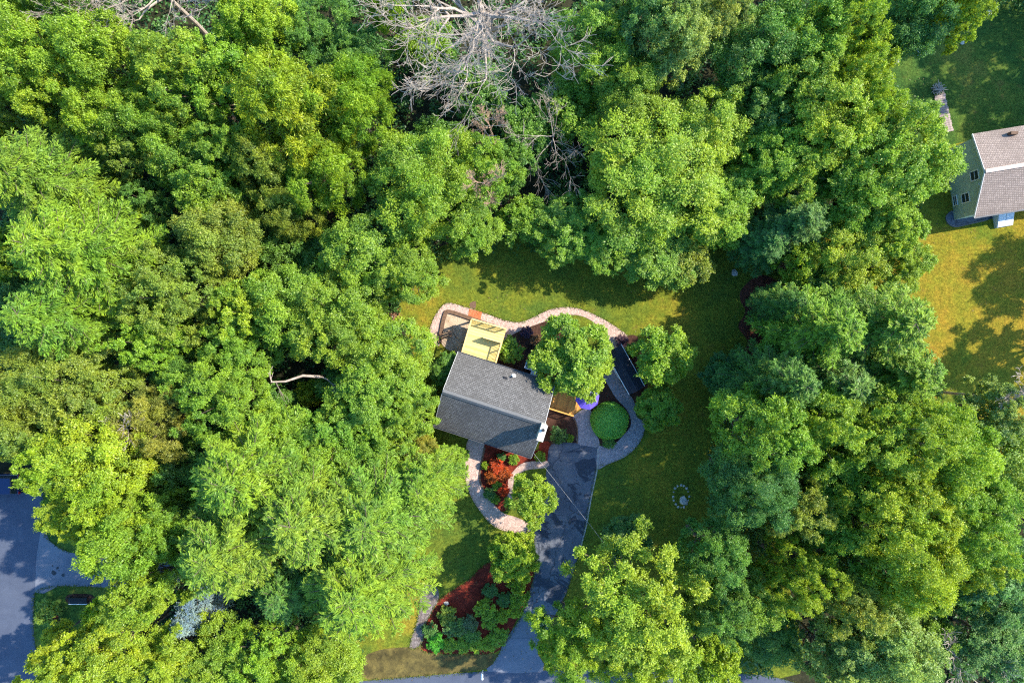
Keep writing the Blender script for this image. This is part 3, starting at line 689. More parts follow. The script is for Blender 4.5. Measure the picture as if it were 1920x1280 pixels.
def broad(seed, R, H, nc, rc, ntw, nl, ll=.24, lw=.15, gap=0.0, droop=0.0, zmin=-.35, low=.34, tw_len=.55, flatn=1.0, thin=0):
    rs = np.random.RandomState(seed)
    z0 = H*low; zc = z0+(H-z0)*.42; az = H-zc
    d = fib(nc, rs, zmin); d = unit(d+rs.normal(0, .16, d.shape))
    # lobed outline: a few broad lobes in azimuth
    ang = np.arctan2(d[:,1], d[:,0]); k1, k2, p1, p2 = rs.randint(3,5), rs.randint(5,8), rs.uniform(0,6), rs.uniform(0,6)
    lob = 1+.13*np.sin(k1*ang+p1)+.12*np.sin(k2*ang+p2)+rs.normal(0, .05+gap*.12, nc)
    fr = (1-rc/R*.75)*lob
    c = np.stack([d[:,0]*R*fr, d[:,1]*R*fr, zc+d[:,2]*(az-rc*.6)*np.where(d[:,2]>0, fr**.5, .55)+rs.normal(0,.035*H,nc)], 1)
    inner = fib(max(3, nc//4), rs, 0.0); ci = np.stack([inner[:,0]*R*.42, inner[:,1]*R*.42, zc+inner[:,2]*az*.5], 1)
    c = np.concatenate([c, ci]); d = np.concatenate([d, unit(inner+np.array([0,0,.6]))]); nc = len(c)
    rcs = rc*rs.uniform(.7, 1.3, nc)
    # twigs
    td = unit(rs.normal(0, 1, (nc, ntw, 3))); bias = unit(d+np.array([0,0,.35]))[:,None,:]
    td = unit(td+bias*.75); td[...,2] *= (1-.25*droop)
    tl = rcs[:,None]*rs.uniform(.65, 1.12, (nc, ntw)); tl[rs.rand(nc, ntw) < .12] *= 1.22
    tip = c[:,None,:]+td*tl[...,None]; tip[...,2] -= droop*.35*tl
    # leaves along the outer part of each twig
    s = rs.uniform(1-tw_len, 1.06, (nc, ntw, nl))[...,None]
    pos = c[:,None,None,:]+(tip-c[:,None,:])[:,:,None,:]*s
    spr = (.30*(1.08-s)+.10)*rcs[:,None,None,None]*.8
    pos = pos+rs.normal(0, 1, pos.shape)*spr*np.array([1,1,.55])
    ax = td[:,:,None,:]*.8+rs.normal(0, .55, pos.shape); ax[...,2] -= .25+droop
    nm = np.array([0,0,1.])*flatn+td[:,:,None,:]*.45+rs.normal(0, .45, pos.shape)
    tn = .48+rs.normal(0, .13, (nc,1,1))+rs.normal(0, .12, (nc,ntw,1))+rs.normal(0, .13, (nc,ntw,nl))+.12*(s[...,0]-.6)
    n = nc*ntw*nl; sc = rs.uniform(.65, 1.3, n)
    return dict(c=pos.reshape(-1,3), ax=ax.reshape(-1,3), nm=nm.reshape(-1,3), ln=ll*sc, wd=lw*sc, tn=tn.reshape(-1), hubs=c, zc=zc, R=R, H=H, low=z0)

def trunk_mesh(name, b, rs, mat, rad=None):
    mb = MB(); H = b['H']; r0 = rad or H*.018+.06; top = b['zc']+(H-b['zc'])*.35
    pts = []; off = np.zeros(2)
    for k in range(7):
        t = k/6; pts.append((off[0], off[1], top*t)); off = off+rs.normal(0, .06*H/14, 2)
    mb.tube(pts, [r0*(1-.75*k/6)*(1.35 if k == 0 else 1) for k in range(7)], 7)
    hubs = b['hubs']; idx = rs.permutation(len(hubs))[:26]
    for i in idx:
        h = hubs[i]; t = np.clip((h[2]-H*.25)/H, .25, .92)*rs.uniform(.75, .95); t = min(t*H/top, .97)
        f = t*6; k = int(f); a = np.array(pts[k])*(1-f+k)+np.array(pts[min(k+1,6)])*(f-k)
        m_ = a*.5+h*.5+np.array([*rs.normal(0, .12, 2), -.08*np.linalg.norm(h-a)]); rr = r0*.42*(1-t*.5)
        mb.tube([a, m_, h], [rr, rr*.65, rr*.25], 5)
    me = bpy.data.meshes.new(name); me.from_pydata(mb.v, [], mb.f); me.materials.append(mat); return me

def pine(seed, R, H, step=.62, nb=7, tw=.20, tufts=5, nq=3, ll=.26, lw=.055, low=.30, powr=.62, up=.16, flat=False, tone0=.5, tlen=.34):
    rs = np.random.RandomState(seed); z0 = H*low; C=[];A=[];Nn=[];T=[]; br = []
    z = z0; k = 0
    while z < H-.25:
        f = (z-z0)/(H-z0); L = R*((1-f)**powr)*(1 if f > .12 else .75+f*2)
        n_ = max(4, int(nb*rs.uniform(.8,1.2)))
        for j in range(n_):
            a = 2*np.pi*(j+rs.uniform(-.3,.3))/n_+k*1.3; l = L*rs.uniform(.72, 1.12)
            d = np.array([np.cos(a), np.sin(a), 0]); s = np.array([-d[1], d[0], 0])
            e0 = rs.uniform(-.12, .10)+(.45*f); bt = tone0+rs.normal(0, .12)
            nt_ = max(4, int(l/tw)); t = (np.arange(nt_)+.6)/nt_
            base = d*l*t[:,None]; base[:,2] = z+l*(e0*t-.22*t*t*(1-f)+up*t**3)+rs.uniform(-.1,.1)
            br.append([(0,0,z), tuple(d*l*.5+np.array([0,0,z+l*(e0*.5-.055*(1-f)+up*.125)])), tuple(d*l*.97+np.array([0,0,z+l*(e0-.22*(1-f)+up)]))])
            for sg in (-1, 1):
                tl = (tlen*l*(1-t)**.6*(.35+.65*np.minimum(1,t*2.2))+.22)*rs.uniform(.7,1.25,nt_)
                td = unit(d[None]*rs.uniform(.75,1.1,(nt_,1))+s[None]*sg*rs.uniform(.55,1.0,(nt_,1))+np.array([0,0,1])*rs.normal(.05,.12,(nt_,1)))
                u_ = (np.arange(tufts)+.5)/tufts
                p = base[:,None,:]+td[:,None,:]*(tl[:,None]*u_[None])[...,None]
                p = p[:,:,None,:]+rs.normal(0,.045,(nt_,tufts,nq,3)); ax = td[:,None,None,:]+rs.normal(0,.38,p.shape)
                C.append(p.reshape(-1,3)); A.append(ax.reshape(-1,3)); Nn.append((np.array([0,0,1.])+rs.normal(0,.45,p.shape)).reshape(-1,3))
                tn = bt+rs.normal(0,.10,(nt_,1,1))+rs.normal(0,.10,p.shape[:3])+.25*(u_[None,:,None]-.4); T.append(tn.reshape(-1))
        z += step*rs.uniform(.8,1.2)*(1-.35*f); k += 1
    c = np.concatenate(C); n = len(c); sc = rs.uniform(.7,1.3,n)
    b = dict(c=c, ax=np.concatenate(A), nm=np.concatenate(Nn), ln=ll*sc, wd=lw*sc, tn=np.concatenate(T), R=R, H=H, low=z0, br=br)
    return b
def pine_trunk(name, b, mat):
    mb = MB(); H = b['H']; mb.tube([(0,0,0),(0.03,0,H*.5),(0,0.02,H*.97)], [H*.016+.06, H*.010+.03, .015], 7)
    for p in b['br']: mb.tube(p, [.045,.028,.01], 4, False)
    me = bpy.data.meshes.new(name); me.from_pydata(mb.v, [], mb.f); me.materials.append(mat); return me

VAR = {}
def add_var(key, b, needle=False, rad=None):
    rs = np.random.RandomState(len(VAR)+5)
    cm = leaf_mesh(key+'_crown', b['c'], b['ax'], b['nm'], b['ln'], b['wd'], b['tn'], M['needle'] if needle else M['leaf'])
    tm = pine_trunk(key+'_trunk', b, M['bark']) if 'br' in b else trunk_mesh(key+'_trunk', b, rs, M['bark'], rad)
    rr = np.percentile(np.hypot(b['c'][:,0], b['c'][:,1]), 97.5); VAR.setdefault(key, []).append((cm, tm, rr, float(b['c'][:,2].max())))
for s, nc_, rc_, nt_, nl_, a_, b_, g_ in ((1,135,1.0,23,26,.19,.108,0), (2,190,.78,19,24,.165,.10,.4), (3,95,1.25,30,28,.21,.09,.2)):
    add_var('big', broad(s, 6.2, 17, nc_, rc_, nt_, nl_, a_, b_, gap=g_))
for s, nc_, rc_, nt_, nl_, a_, b_, g_, d_ in ((11,78,.85,23,26,.175,.10,0,0), (12,112,.66,18,22,.155,.095,.4,0), (13,56,1.05,30,28,.20,.085,.2,.2), (14,90,.75,16,30,.19,.11,.8,.1),
        (15,70,.90,26,26,.15,.10,0,.35), (16,100,.72,22,22,.21,.075,.3,.3)):
    add_var('mid', broad(s, 4.2, 15, nc_, rc_, nt_, nl_, a_, b_, gap=g_, droop=d_, low=.30))
for s in (21,22,23): add_var('small', broad(s, 2.5, 7, 44, .62, 20, 20, .155, .092))
for s in (31,32): add_var('oak', broad(s, 5.6, 16, 110, .85, 22, 25, .19, .10, gap=1.1, tw_len=.75))
for s in (41,42): add_var('locust', broad(s, 4.8, 15, 70, 1.0, 24, 30, .28, .06, droop=.55, tw_len=.8, flatn=.35))
for s in (51,52,53): add_var('pine', pine(s, 4.6, 18), True)
add_var('spruce', pine(61, 2.6, 10, step=.42, nb=9, tufts=3, powr=.85, up=.05, ll=.2, lw=.06), True)
for s in (71,72): add_var('shrub', broad(s, 1.2, 1.7, 16, .42, 16, 14, .15, .09, low=.08, zmin=-.1), rad=.05)
add_var('dome', broad(81, 2.5, 6, 66, .52, 28, 28, .125, .078, zmin=-.25, low=.2, tw_len=.6))
NUSE = {}
def tree(kind, px, py, r, h, tint, label, cat='tree', name=None, group=None, rot=None, var=None):
    """px, py, r: where the crown's widest part is seen; h: tree height in metres"""
    vs = VAR[kind]; k = NUSE.get(kind, 0); NUSE[kind] = k+1
    cm, tm, R0, H0 = vs[(k if var is None else var) % len(vs)]
    zc = .62*h; p = G(px, py, zc); R = r*MPP*(CAM_H-zc)/CAM_H*(1.07 if kind in ('mid','big') else 1)
    if kind == 'pine' and tint == LIME: tint = (.225,.35,.035)
    nm = name or {'pine':'pine_tree','spruce':'spruce_tree','shrub':'shrub','oak':'oak_tree','locust':'locust_tree'}.get(kind, 'broadleaf_tree')
    e = empty(nm, (p.x, p.y, 0), 0 if rot is None else rot, label, cat, group)
    if rot is None: e.rotation_euler[2] = (k*2.399+len(label)*.7) % 6.283
    e.scale = (R/R0, R/R0, h/H0)
    t_ = link('stem' if kind == 'shrub' else 'trunk', tm, e); c_ = link('crown' if kind != 'shrub' else 'foliage', cm, e)
    f = random.Random(k*7+int(px)).uniform(.9, 1.1); c_.color = (tint[0]*f, tint[1], tint[2], 1)
    return e
# hues of the leaves (albedo)
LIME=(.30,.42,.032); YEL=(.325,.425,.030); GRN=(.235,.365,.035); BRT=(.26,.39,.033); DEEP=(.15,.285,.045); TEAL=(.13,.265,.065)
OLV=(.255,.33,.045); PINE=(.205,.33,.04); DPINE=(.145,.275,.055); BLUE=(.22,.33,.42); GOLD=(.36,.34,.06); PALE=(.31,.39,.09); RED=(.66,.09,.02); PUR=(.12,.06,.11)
# ------------------------------------------------------------------ trees, west wood
T = [
('mid',45,45,78,17,GRN,'green broadleaf tree in the top left corner'),
('mid',150,25,66,16,DEEP,'deep green tree at the top edge second from the left corner'),
('big',95,145,88,17,LIME,'large yellow green tree just below the top left corner tree'),
('mid',215,115,70,17,BRT,'bright green tree left of the bleached bare tree at top left'),
('mid',12,200,55,14,OLV,'olive green tree cut by the left edge above the dark hollow'),
('mid',195,225,52,17,LIME,'lime tree whose yellow tips point down into the dark hollow'),
('small',105,235,52,7,TEAL,'low teal tree sunk in the dark hollow at upper left'),
('mid',345,150,80,17,GRN,'green tree right below the bleached bare tree at top left'),
('mid',482,48,68,16,LIME,'rounded lime tree at top edge left of the dark green gap'),
('mid',425,150,84,16,BRT,'bright green tree below the rounded lime tree at the top edge'),
('mid',285,235,58,15,GRN,'small crowned green tree between lime tips and clumped tree'),
('mid',258,285,54,13,OLV,'mottled olive tree above the tall feathery left pine'),
('mid',345,290,68,14,GRN,'green tree with separate bright clumps in the upper left wood'),
('mid',440,285,60,14,GRN,'clumped green tree touching the yellow feathery locust on its left'),
('small',20,270,48,10,BRT,'bright small tree at the left edge above the feathery pines'),
('pine',95,345,105,18,PINE,'feathery bright pine with pointed tips, upper one at far left'),
('mid',400,365,66,14,GRN,'green tree in the middle of the left wood beside a black gap'),
('mid',290,385,48,11,DEEP,'dark low tree beside the black gap right of the left pines'),
('pine',165,480,118,19,LIME,'largest light green pine on the left side of the photo'),
('pine',135,595,95,17,PINE,'drooping green pine below the largest left pine'),
('mid',420,450,70,14,OLV,'dull olive tree with rounded clumps left of the lone dark gap'),
('big',330,555,88,15,OLV,'large olive green tree right of the drooping left pine'),
('mid',300,640,60,14,BRT,'bright dome of leaves above the small shaded hollow at left'),
('locust',560,215,112,17,YEL,'large yellow green feathery locust below the dark top gap'),
('locust',665,205,88,16,LIME,'feathery lime locust left of the big bare tree'),
('locust',515,320,72,14,OLV,'olive feathery locust with drooping plumes, upper left wood'),
('locust',615,330,82,14,LIME,'drooping lime locust just left of the green maple'),
('locust',550,395,60,12,OLV,'lowest olive locust plume above the black gap'),
('big',800,350,108,15,BRT,'big bright green maple below the bare tree branches'),
('mid',690,475,82,13,GRN,'green maple with scalloped edge above the brush pile'),
('mid',765,510,64,12,GRN,'green tree between scalloped maple and the back lawn corner'),
('mid',880,430,55,9,GRN,'green tree at the left end of the shaded back lawn'),
('mid',905,320,62,13,GRN,'green tree with a brown vine patch at its top'),
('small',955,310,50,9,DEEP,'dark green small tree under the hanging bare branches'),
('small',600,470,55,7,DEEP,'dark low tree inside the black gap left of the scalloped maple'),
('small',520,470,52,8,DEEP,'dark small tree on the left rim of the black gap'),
('mid',545,575,76,13,GRN,'green maple directly below the black gap'),
('big',640,600,92,13,GRN,'wide green maple left of the rust brown brush pile'),
('mid',470,580,62,13,LIME,'yellowish green tree left of the maple under the black gap'),
('mid',735,660,70,11,BRT,'bright green tree nearest the gravel loop on the west side'),
('mid',455,650,66,12,GRN,'mid green tree above the fallen white branch'),
('mid',700,735,80,12,GRN,'green maple left of the house roof'),
('mid',768,770,56,10,GRN,'green tree pressing against the left gable of the house'),
('dome',580,738,27,5,YEL,'small round yellow bush below the fallen white branch'),
('small',520,760,45,6,DEEP,'dark small tree under the fallen white branch'),
('small',640,720,46,7,DEEP,'dark small tree right of the round yellow bush'),
('big',425,745,90,14,GRN,'wide green tree left of the round yellow bush'),
('mid',350,700,55,10,DEEP,'shaded tree in the hollow above the yellow twiggy tree'),
('locust',300,790,76,13,GOLD,'golden tree with bare twigs showing through its crown'),
('big',70,730,98,15,OLV,'large olive tree at the left edge below the teal gap'),
('big',180,730,90,15,OLV,'broad olive tree between the left edge olive and golden twiggy tree'),
('mid',58,798,68,14,OLV,'olive tree overhanging the blue parked car'),
('mid',190,850,88,17,YEL,'yellow green tree left of the golden twiggy tree, lower one'),
('mid',140,866,54,17,LIME,'lime tree whose edge overhangs the left road bend'),
('mid',158,958,60,13,YEL,'pale yellow oak overhanging the side driveway'),
('mid',225,930,62,17,YEL,'yellow green tree right of the oak over the side driveway'),
('mid',256,1003,68,18,BRT,'bright green tree at the right end of side driveway'),
('mid',292,1090,68,17,GRN,'mid green tree right of the grass island bench'),
('mid',330,890,64,10,DEEP,'deep green tree in shade left of the great lower pines'),
('mid',330,985,60,15,GRN,'green tree between side driveway tree and the lower pines'),
('small',210,1150,45,8,YEL,'yellow tipped small tree beside the grass island'),
('small',20,480,55,9,GRN,'green tree at the left edge beside the largest left pine'),
('small',20,560,45,7,TEAL,'teal small tree at the left edge in the middle of the photo'),
('small',25,640,50,6,TEAL,'low teal tree in the blue shaded gap at left edge'),
('spruce',362,1155,46,9,BLUE,'silvery blue spruce above the bottom edge trees'),
('spruce',352,1050,32,8,BLUE,'smaller silvery blue spruce peeping from under the lower pines'),
('pine',480,880,112,18,LIME,'pine with long pale plumes, upper left of the lower pine group'),
('pine',450,1010,118,18,PINE,'tall pine with spiky left edge beside the silvery blue spruce'),
('pine',590,950,122,17,PINE,'tall pine in the middle of the lower pine group'),
('pine',710,960,120,15,PINE,'bright pine nearest the yellow lawn patch'),
('pine',680,1085,122,15,LIME,'lime pine at the lower right of the pine group'),
('pine',795,905,74,12,LIME,'small lime pine reaching the pink front walk'),
('pine',545,1095,72,11,DPINE,'dark green pine in the shade between the lower pines'),
('locust',783,850,42,8,GOLD,'small golden leaved tree at lower left of the house'),
('mid',640,830,76,12,GRN,'green tree above the middle of the lower pine group'),
('mid',720,830,60,11,GRN,'green tree left of the small golden tree'),
('mid',545,830,66,12,GRN,'green tree below the round yellow bush'),
('small',850,868,30,5,GRN,'small green tree at the front left corner of the house'),
('mid',125,1250,66,15,YEL,'yellow green tree at the bottom left beside the road bend'),
('mid',215,1225,72,15,YEL,'bright yellow green tree at the bottom edge near left corner'),
('small',110,1190,27,5,YEL,'small round yellow tree on the grass island by the road'),
('mid',330,1235,72,12,LIME,'lime tree at bottom edge below the silvery blue spruce'),
('mid',420,1235,70,11,GRN,'green tree at bottom edge under the tall spiky pine'),
('mid',510,1240,76,12,LIME,'lime tree in the middle of the bottom left edge'),
('mid',610,1245,72,11,BRT,'bright tree at bottom edge left of the road verge'),
# top middle
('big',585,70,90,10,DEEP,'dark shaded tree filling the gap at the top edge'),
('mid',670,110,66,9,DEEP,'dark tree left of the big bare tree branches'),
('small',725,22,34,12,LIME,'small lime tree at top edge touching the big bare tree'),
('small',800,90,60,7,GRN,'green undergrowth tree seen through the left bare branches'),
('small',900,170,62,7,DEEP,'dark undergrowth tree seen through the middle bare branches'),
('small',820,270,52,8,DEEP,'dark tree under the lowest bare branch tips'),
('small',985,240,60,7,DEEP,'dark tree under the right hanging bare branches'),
('small',1060,200,60,8,GRN,'green shaded tree right of the hanging bare branches'),
('mid',1115,90,78,13,GRN,'green tree just right of the big bare tree'),
('mid',1190,40,66,15,TEAL,'blue green tree at the top edge right of the bare tree'),
('mid',1265,70,72,16,PALE,'pale yellow green tree at the top edge above the big round maple'),
('mid',1345,30,60,15,PALE,'pale tree at top edge above the dark gap'),
('mid',1175,170,64,11,GRN,'shaded green tree above left of the big round maple'),
('mid',1060,430,68,7,GRN,'shaded green tree at lower left of the big round maple'),
('small',985,415,52,6,GRN,'low green tree at the top middle of the back lawn'),
('big',1228,325,138,12,LIME,'big round pale green maple above the back lawn'),
('mid',1325,250,80,12,LIME,'pale tree merging into the right shoulder of the big round maple'),
('mid',1345,380,80,10,LIME,'lime tree at the lower right shoulder of the big round maple'),
('mid',1235,468,74,7,GRN,'green tree at the bottom rim of the big round maple'),
('mid',1150,440,70,7,BRT,'bright tree at the left foot of the big round maple'),
('small',1290,490,50,6,OLV,'low olive tree at the edge of the shaded back lawn'),
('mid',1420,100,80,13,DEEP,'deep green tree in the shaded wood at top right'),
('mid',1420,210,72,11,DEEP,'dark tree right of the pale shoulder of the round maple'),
('mid',1510,60,84,15,GRN,'green tree at the top edge in the right wood'),
('mid',1500,165,80,13,GRN,'shaded green tree in the middle of the right upper wood'),
('mid',1585,50,62,16,LIME,'lime tree at the top edge left of the shaded top lawn'),
('mid',1600,140,62,14,YEL,'yellow green tree at the left edge of the shaded top lawn'),
('mid',1690,45,66,14,TEAL,'blue green tree overhanging the shaded top lawn'),
('mid',1780,25,60,15,LIME,'lime tree at top right over the shaded lawn'),
('mid',1545,225,84,15,YEL,'yellow green tree up and left of the big round tree by the sage house'),
('mid',1612,215,56,14,LIME,'lime tree just above the big round tree by the sage house'),
('mid',1440,300,70,12,BRT,'bright clumped tree between the two big round trees'),
('mid',1500,320,70,12,BRT,'bright tree with light rim left of the big round tree by the sage house'),
('big',1668,303,112,14,BRT,'big round bright green tree beside the sage green house'),
('mid',1595,375,70,12,GRN,'shaded green tree at the left foot of the tree by the sage house'),
('mid',1655,425,70,11,BRT,'green tree at the right wood edge above the golden lawn'),
('pine',1490,420,60,11,TEAL,'blue green pine between the back lawn and right wood'),
('pine',1435,455,52,9,TEAL,'darker blue green pine at the edge of the back lawn'),
('mid',1585,480,70,11,LIME,'lime tree above the right pine group'),
('small',1500,490,44,9,LIME,'small lime tree below the blue green pine'),
('small',1540,545,62,8,DEEP,'dark low tree above the right pine group'),
('mid',1680,500,56,9,BRT,'bright hedge like tree along the left side of the golden lawn'),
('pine',1468,572,44,11,DPINE,'dark green pine next to the red brown leaf litter'),
('pine',1530,620,88,16,LIME,'pine with bright upright tips in the right pine group'),
('pine',1640,610,98,16,PINE,'bright pine bordering the golden lawn'),
('pine',1670,700,82,15,PINE,'lower pine bordering the golden lawn'),
('pine',1555,720,88,14,DPINE,'dark shaded pine in the middle of the right wood'),
('pine',1455,715,72,16,DPINE,'shaded pine at the left side of the right wood'),
('dome',1362,705,44,5,TEAL,'low dark bush at the right edge of the side lawn'),
('mid',1430,805,84,19,GRN,'green tree on the left rim of the right wood below the shaded pine'),
('mid',1535,800,84,17,BRT,'bright green tree in the centre of the right wood'),
('big',1665,810,108,17,BRT,'large bright tree below the golden lawn'),
('mid',1760,850,82,16,LIME,'lime tree below the bare twigged tree at right'),
('mid',1850,775,66,12,PALE,'pale tree with bare twigs beside the golden lawn shadow'),
('mid',1870,880,90,13,GRN,'green tree at the right edge below the pale twiggy tree'),
('big',1408,905,84,17,TEAL,'dark blue green tree beside the stone ring lawn'),
('mid',1480,940,66,14,OLV,'olive clumped tree in the lower right wood'),
('mid',1560,895,80,13,GRN,'shaded green tree under the lime clumps of the right wood'),
('big',1665,945,100,17,YEL,'yellow green tree with golden tips in the lower right wood'),
('big',1795,960,100,15,GRN,'large green tree at the right side below the lime tree'),
('mid',1560,1000,66,12,BRT,'bright green tree in the shade above the olive tree pair'),
('mid',1690,1060,78,16,YEL,'yellow tipped tree above the broken white branches'),
('mid',1820,1040,62,12,LIME,'lime lower tree at the right side above the dark gap'),
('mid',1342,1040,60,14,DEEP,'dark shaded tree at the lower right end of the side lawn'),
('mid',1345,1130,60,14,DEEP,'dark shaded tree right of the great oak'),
('oak',1495,1075,76,14,YEL,'yellow oak like tree right of the dark shaded trees'),
('mid',1410,1120,66,11,GRN,'green tree between dark trees and the yellow oak like tree'),
('mid',1590,1130,70,14,OLV,'olive green tree with round clumps in the lower right'),
('mid',1655,1215,84,14,PALE,'pale olive tree at the bottom edge in the lower right'),
('mid',1560,1225,66,12,PALE,'pale tree at bottom edge right of the road end'),
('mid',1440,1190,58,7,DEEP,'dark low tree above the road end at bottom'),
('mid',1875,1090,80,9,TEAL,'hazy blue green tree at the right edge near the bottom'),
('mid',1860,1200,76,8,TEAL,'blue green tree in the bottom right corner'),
('small',1815,1105,34,7,YEL,'small yellow tree beside the dark gap in the lower right'),
('small',1745,1190,42,6,GRN,'small green tree among the broken white branches'),
('small',1770,1090,45,7,DEEP,'dark small tree left of the small yellow tree in the lower right'),
# great oak at the drive
('oak',1192,1128,148,15,LIME,'great spreading oak overhanging the driveway and the road'),
('oak',1068,1195,84,12,LIME,'lime oak at the foot of the driveway'),
('oak',1215,1238,100,13,LIME,'yellow green oak at the bottom edge over the road'),
('small',1335,1245,56,9,YEL,'small yellow oak at the road edge right of the great oak'),
('dome',1178,1010,46,5,TEAL,'low teal bush on the lawn behind the great oak'),
# garden trees
('dome',1075,672,81,7,BRT,'dense round green tree between the house and the shed'),
('small',1245,665,58,7.5,YEL,'yellow green tree right of the dark roofed shed'),
('dome',1236,765,44,5,GRN,'dark green rounded tree below the yellow green one by the shed'),
('small',998,935,50,6.5,BRT,'bright small tree beside the driveway below the house'),
('dome',963,1045,50,6,YEL,'rounded yellow green tree at the left side of the driveway'),
('small',838,695,36,4,DEEP,'dark green small tree at the back left corner of the house'),
]
for a in T: tree(*a)

# trees outside the frame on the sunny side, which shade the lawns at the right edge
for i, (kind, x, y, R, h) in enumerate((('mid',47.5,35,5.2,18),('mid',57,31,6.0,18),('mid',56.5,9,3.8,12),('mid',54,1,4.2,12.5),('mid',61,24,5.5,17))):
    cm, tm, R0, H0 = VAR[kind][i % 5]
    e = empty('broadleaf_tree', (x, y, 0), i*1.3, ['green tree beyond the right edge shading the top lawn','broadleaf tree beyond the right edge behind the sage green house',
        'tree beyond the right edge shading the upper golden lawn','tree beyond the right edge shading the lower golden lawn','broadleaf tree farthest beyond the right edge of the top lawn'][i], 'tree'); e.scale = (R/R0, R/R0, h/H0)
    link('trunk', tm, e); link('crown', cm, e).color = (*GRN, 1)

def shrub(px, py, r, h, tint, label, kind='shrub', cat='shrub', group=None, name='shrub'):
    vs = VAR[kind]; k = NUSE.get('s', 0); NUSE['s'] = k+1
    cm, tm, R0, H0 = vs[k % len(vs)]; p = G(px, py, h*.5); e = empty(name, (p.x, p.y, 0), k*1.7, label, cat, group); R = r*MPP*(1.1 if py > 1080 and px > 700 else 1.0)
    e.scale = (R/R0, R/R0, h/H0); link('stem', tm, e); link('foliage', cm, e).color = (*tint, 1); return e
for a in (
 (957,656,25,1.8,GRN,'round green bush behind the house right of the yellow deck'),
 (988,622,12,1.0,PUR,'purple leaved bush on the inner edge of the curved pink path'),
 (1006,640,12,.9,(.30,.16,.08),'rust coloured bush left of the dense round tree'),
 (1015,655,13,1.0,GRN,'small green bush tucked under the dense round tree'),
 (1047,815,17,1.4,(.09,.19,.05),'rounded green bush in dark mulch by the driveway top'),
 (1069,821,8,.7,BRT,'tiny bright bush beside the rounded bush at driveway top'),
 (1013,856,11,.9,GRN,'small green bush at the front right corner of the house'),
 (963,862,11,.8,BRT,'small bright bush in front of the house above the orange shrubs'),
 (940,856,9,.7,TEAL,'small blue green bush against the front of the house'),
 (930,874,16,1.1,RED,'upper orange red shrub beside the pink front walk'),
 (946,888,14,1.0,(.48,.10,.02),'middle orange red shrub next to the bright tree'),
 (922,894,14,1.0,(.50,.12,.02),'left orange red shrub by the pink front walk'),
 (944,918,12,.8,RED,'lower orange red shrub under the bright tree edge'),
 (909,872,8,.8,YEL,'small yellow bush left of the orange red shrubs'),
 (932,910,10,.7,GRN,'small green bush among the orange red shrubs'),
 (918,926,12,.8,TEAL,'grey green bush along the lower front walk'),
 (929,936,9,.6,GRN,'little green bush at the tip of the orange shrub bed'),
 (853,672,14,2.6,LIME,'lime bush at the back left corner of the house below the gravel'),
 (830,850,20,1.8,GRN,'green bush against the front left wall of the house'),
 (868,852,14,1.3,GRN,'low green bush by the front wall of the house left of the walk'),
 (1166,640,13,1.0,PUR,'purple bush behind the upper end of the shed'),
 (1185,655,14,1.3,DEEP,'dark bush behind the right side of the shed'),
 (1142,828,13,.6,DEEP,'low dark bush below the clipped round hedge'),
 (920,1107,14,.8,TEAL,'blue grey bush standing alone in the red mulch bed'),
 (968,1096,16,1.4,YEL,'yellow bush at the right side of the red mulch bed, upper one'),
 (974,1122,17,1.3,LIME,'lime bush next to the driveway in the lower bed'),
 (966,1143,14,1.1,YEL,'yellow lime bush at the lower right of the bed by the driveway'),
 (942,1153,14,1.0,YEL,'bright yellow bush in the middle of the lower bed'),
 (910,1142,19,1.3,BRT,'leafy green bush below the red mulch'),
 (946,1124,14,1.0,TEAL,'grey green bush between red mulch and lime bush'),
 (917,1163,15,1.1,GRN,'mid green bush left of the bright yellow bush'),
 (838,1152,17,1.1,OLV,'brownish olive bush by the stone walk'),
 (852,1175,19,1.2,(.13,.24,.06),'green bush in the lower left of the garden bed'),
 (878,1172,17,1.1,(.16,.23,.10),'grey green bush in the centre of the lower bed'),
 (806,1180,14,1.0,TEAL,'blue green bush at the left tip of the lower bed'),
 (817,1203,17,1.0,(.12,.42,.03),'vivid green bush at the bottom left of the lower bed'),
 (845,1208,14,.9,BRT,'green bush in the bottom row, second from the left'),
 (868,1209,15,.9,BRT,'bright green bush in the bottom row, third from the left'),
 (893,1207,15,.9,BRT,'bright green bush in the bottom row, fourth from the left'),
 (916,1206,14,.9,LIME,'lime bush in the bottom row, second from the right'),
 (936,1192,17,1.2,GRN,'green bush at the right end of the bottom row'),
 (885,1190,16,1.0,(.16,.30,.05),'mid green bush just above the bottom row of bushes'),
 (90,1148,26,1.4,OLV,'olive reddish bush on the grass island beside the left road'),
 (100,1160,13,1.0,(.30,.10,.08),'small red flowering bush on the grass island'),
 (95,950,18,1.4,GRN,'green bush on the strip beside the left road'),
): shrub(*a)

# clipped round hedge: dense small leaves on an even dome
rs = np.random.RandomState(9); d_ = fib(26000, rs, -.25); d_ = d_+rs.normal(0, .012, d_.shape)
hp = G(1144.5, 790, 1.0); e = empty('round_hedge', (hp.x, hp.y, 0), 0, 'clipped dome shaped green hedge circled by the shaded path', 'hedge')
wob = 1+.018*np.sin(5*np.arctan2(d_[:,1], d_[:,0]))+.015*np.sin(9*d_[:,2]+2)
pc = d_*np.array([1.72,1.72,1.55])*wob[:,None]*rs.uniform(.975,1.015,(26000,1))+np.array([0,0,.42])
me = leaf_mesh('hedge_foliage', pc, rs.normal(0,1,pc.shape), d_+rs.normal(0,.3,pc.shape), .10*rs.uniform(.7,1.3,26000), .065, .5+rs.normal(0,.16,26000), M['leaf'])
link('foliage', me, e).color = (.25,.56,.10,1)
mb = MB(); mb.tube([(0,0,0),(0,0,1.1)], [.1,.05], 6)
for k in range(10): mb.tube([(0,0,.3),(1.1*math.cos(k*.63),1.1*math.sin(k*.63),1.0)], [.04,.015], 4)
mb.build('stem', M['bark'], e)

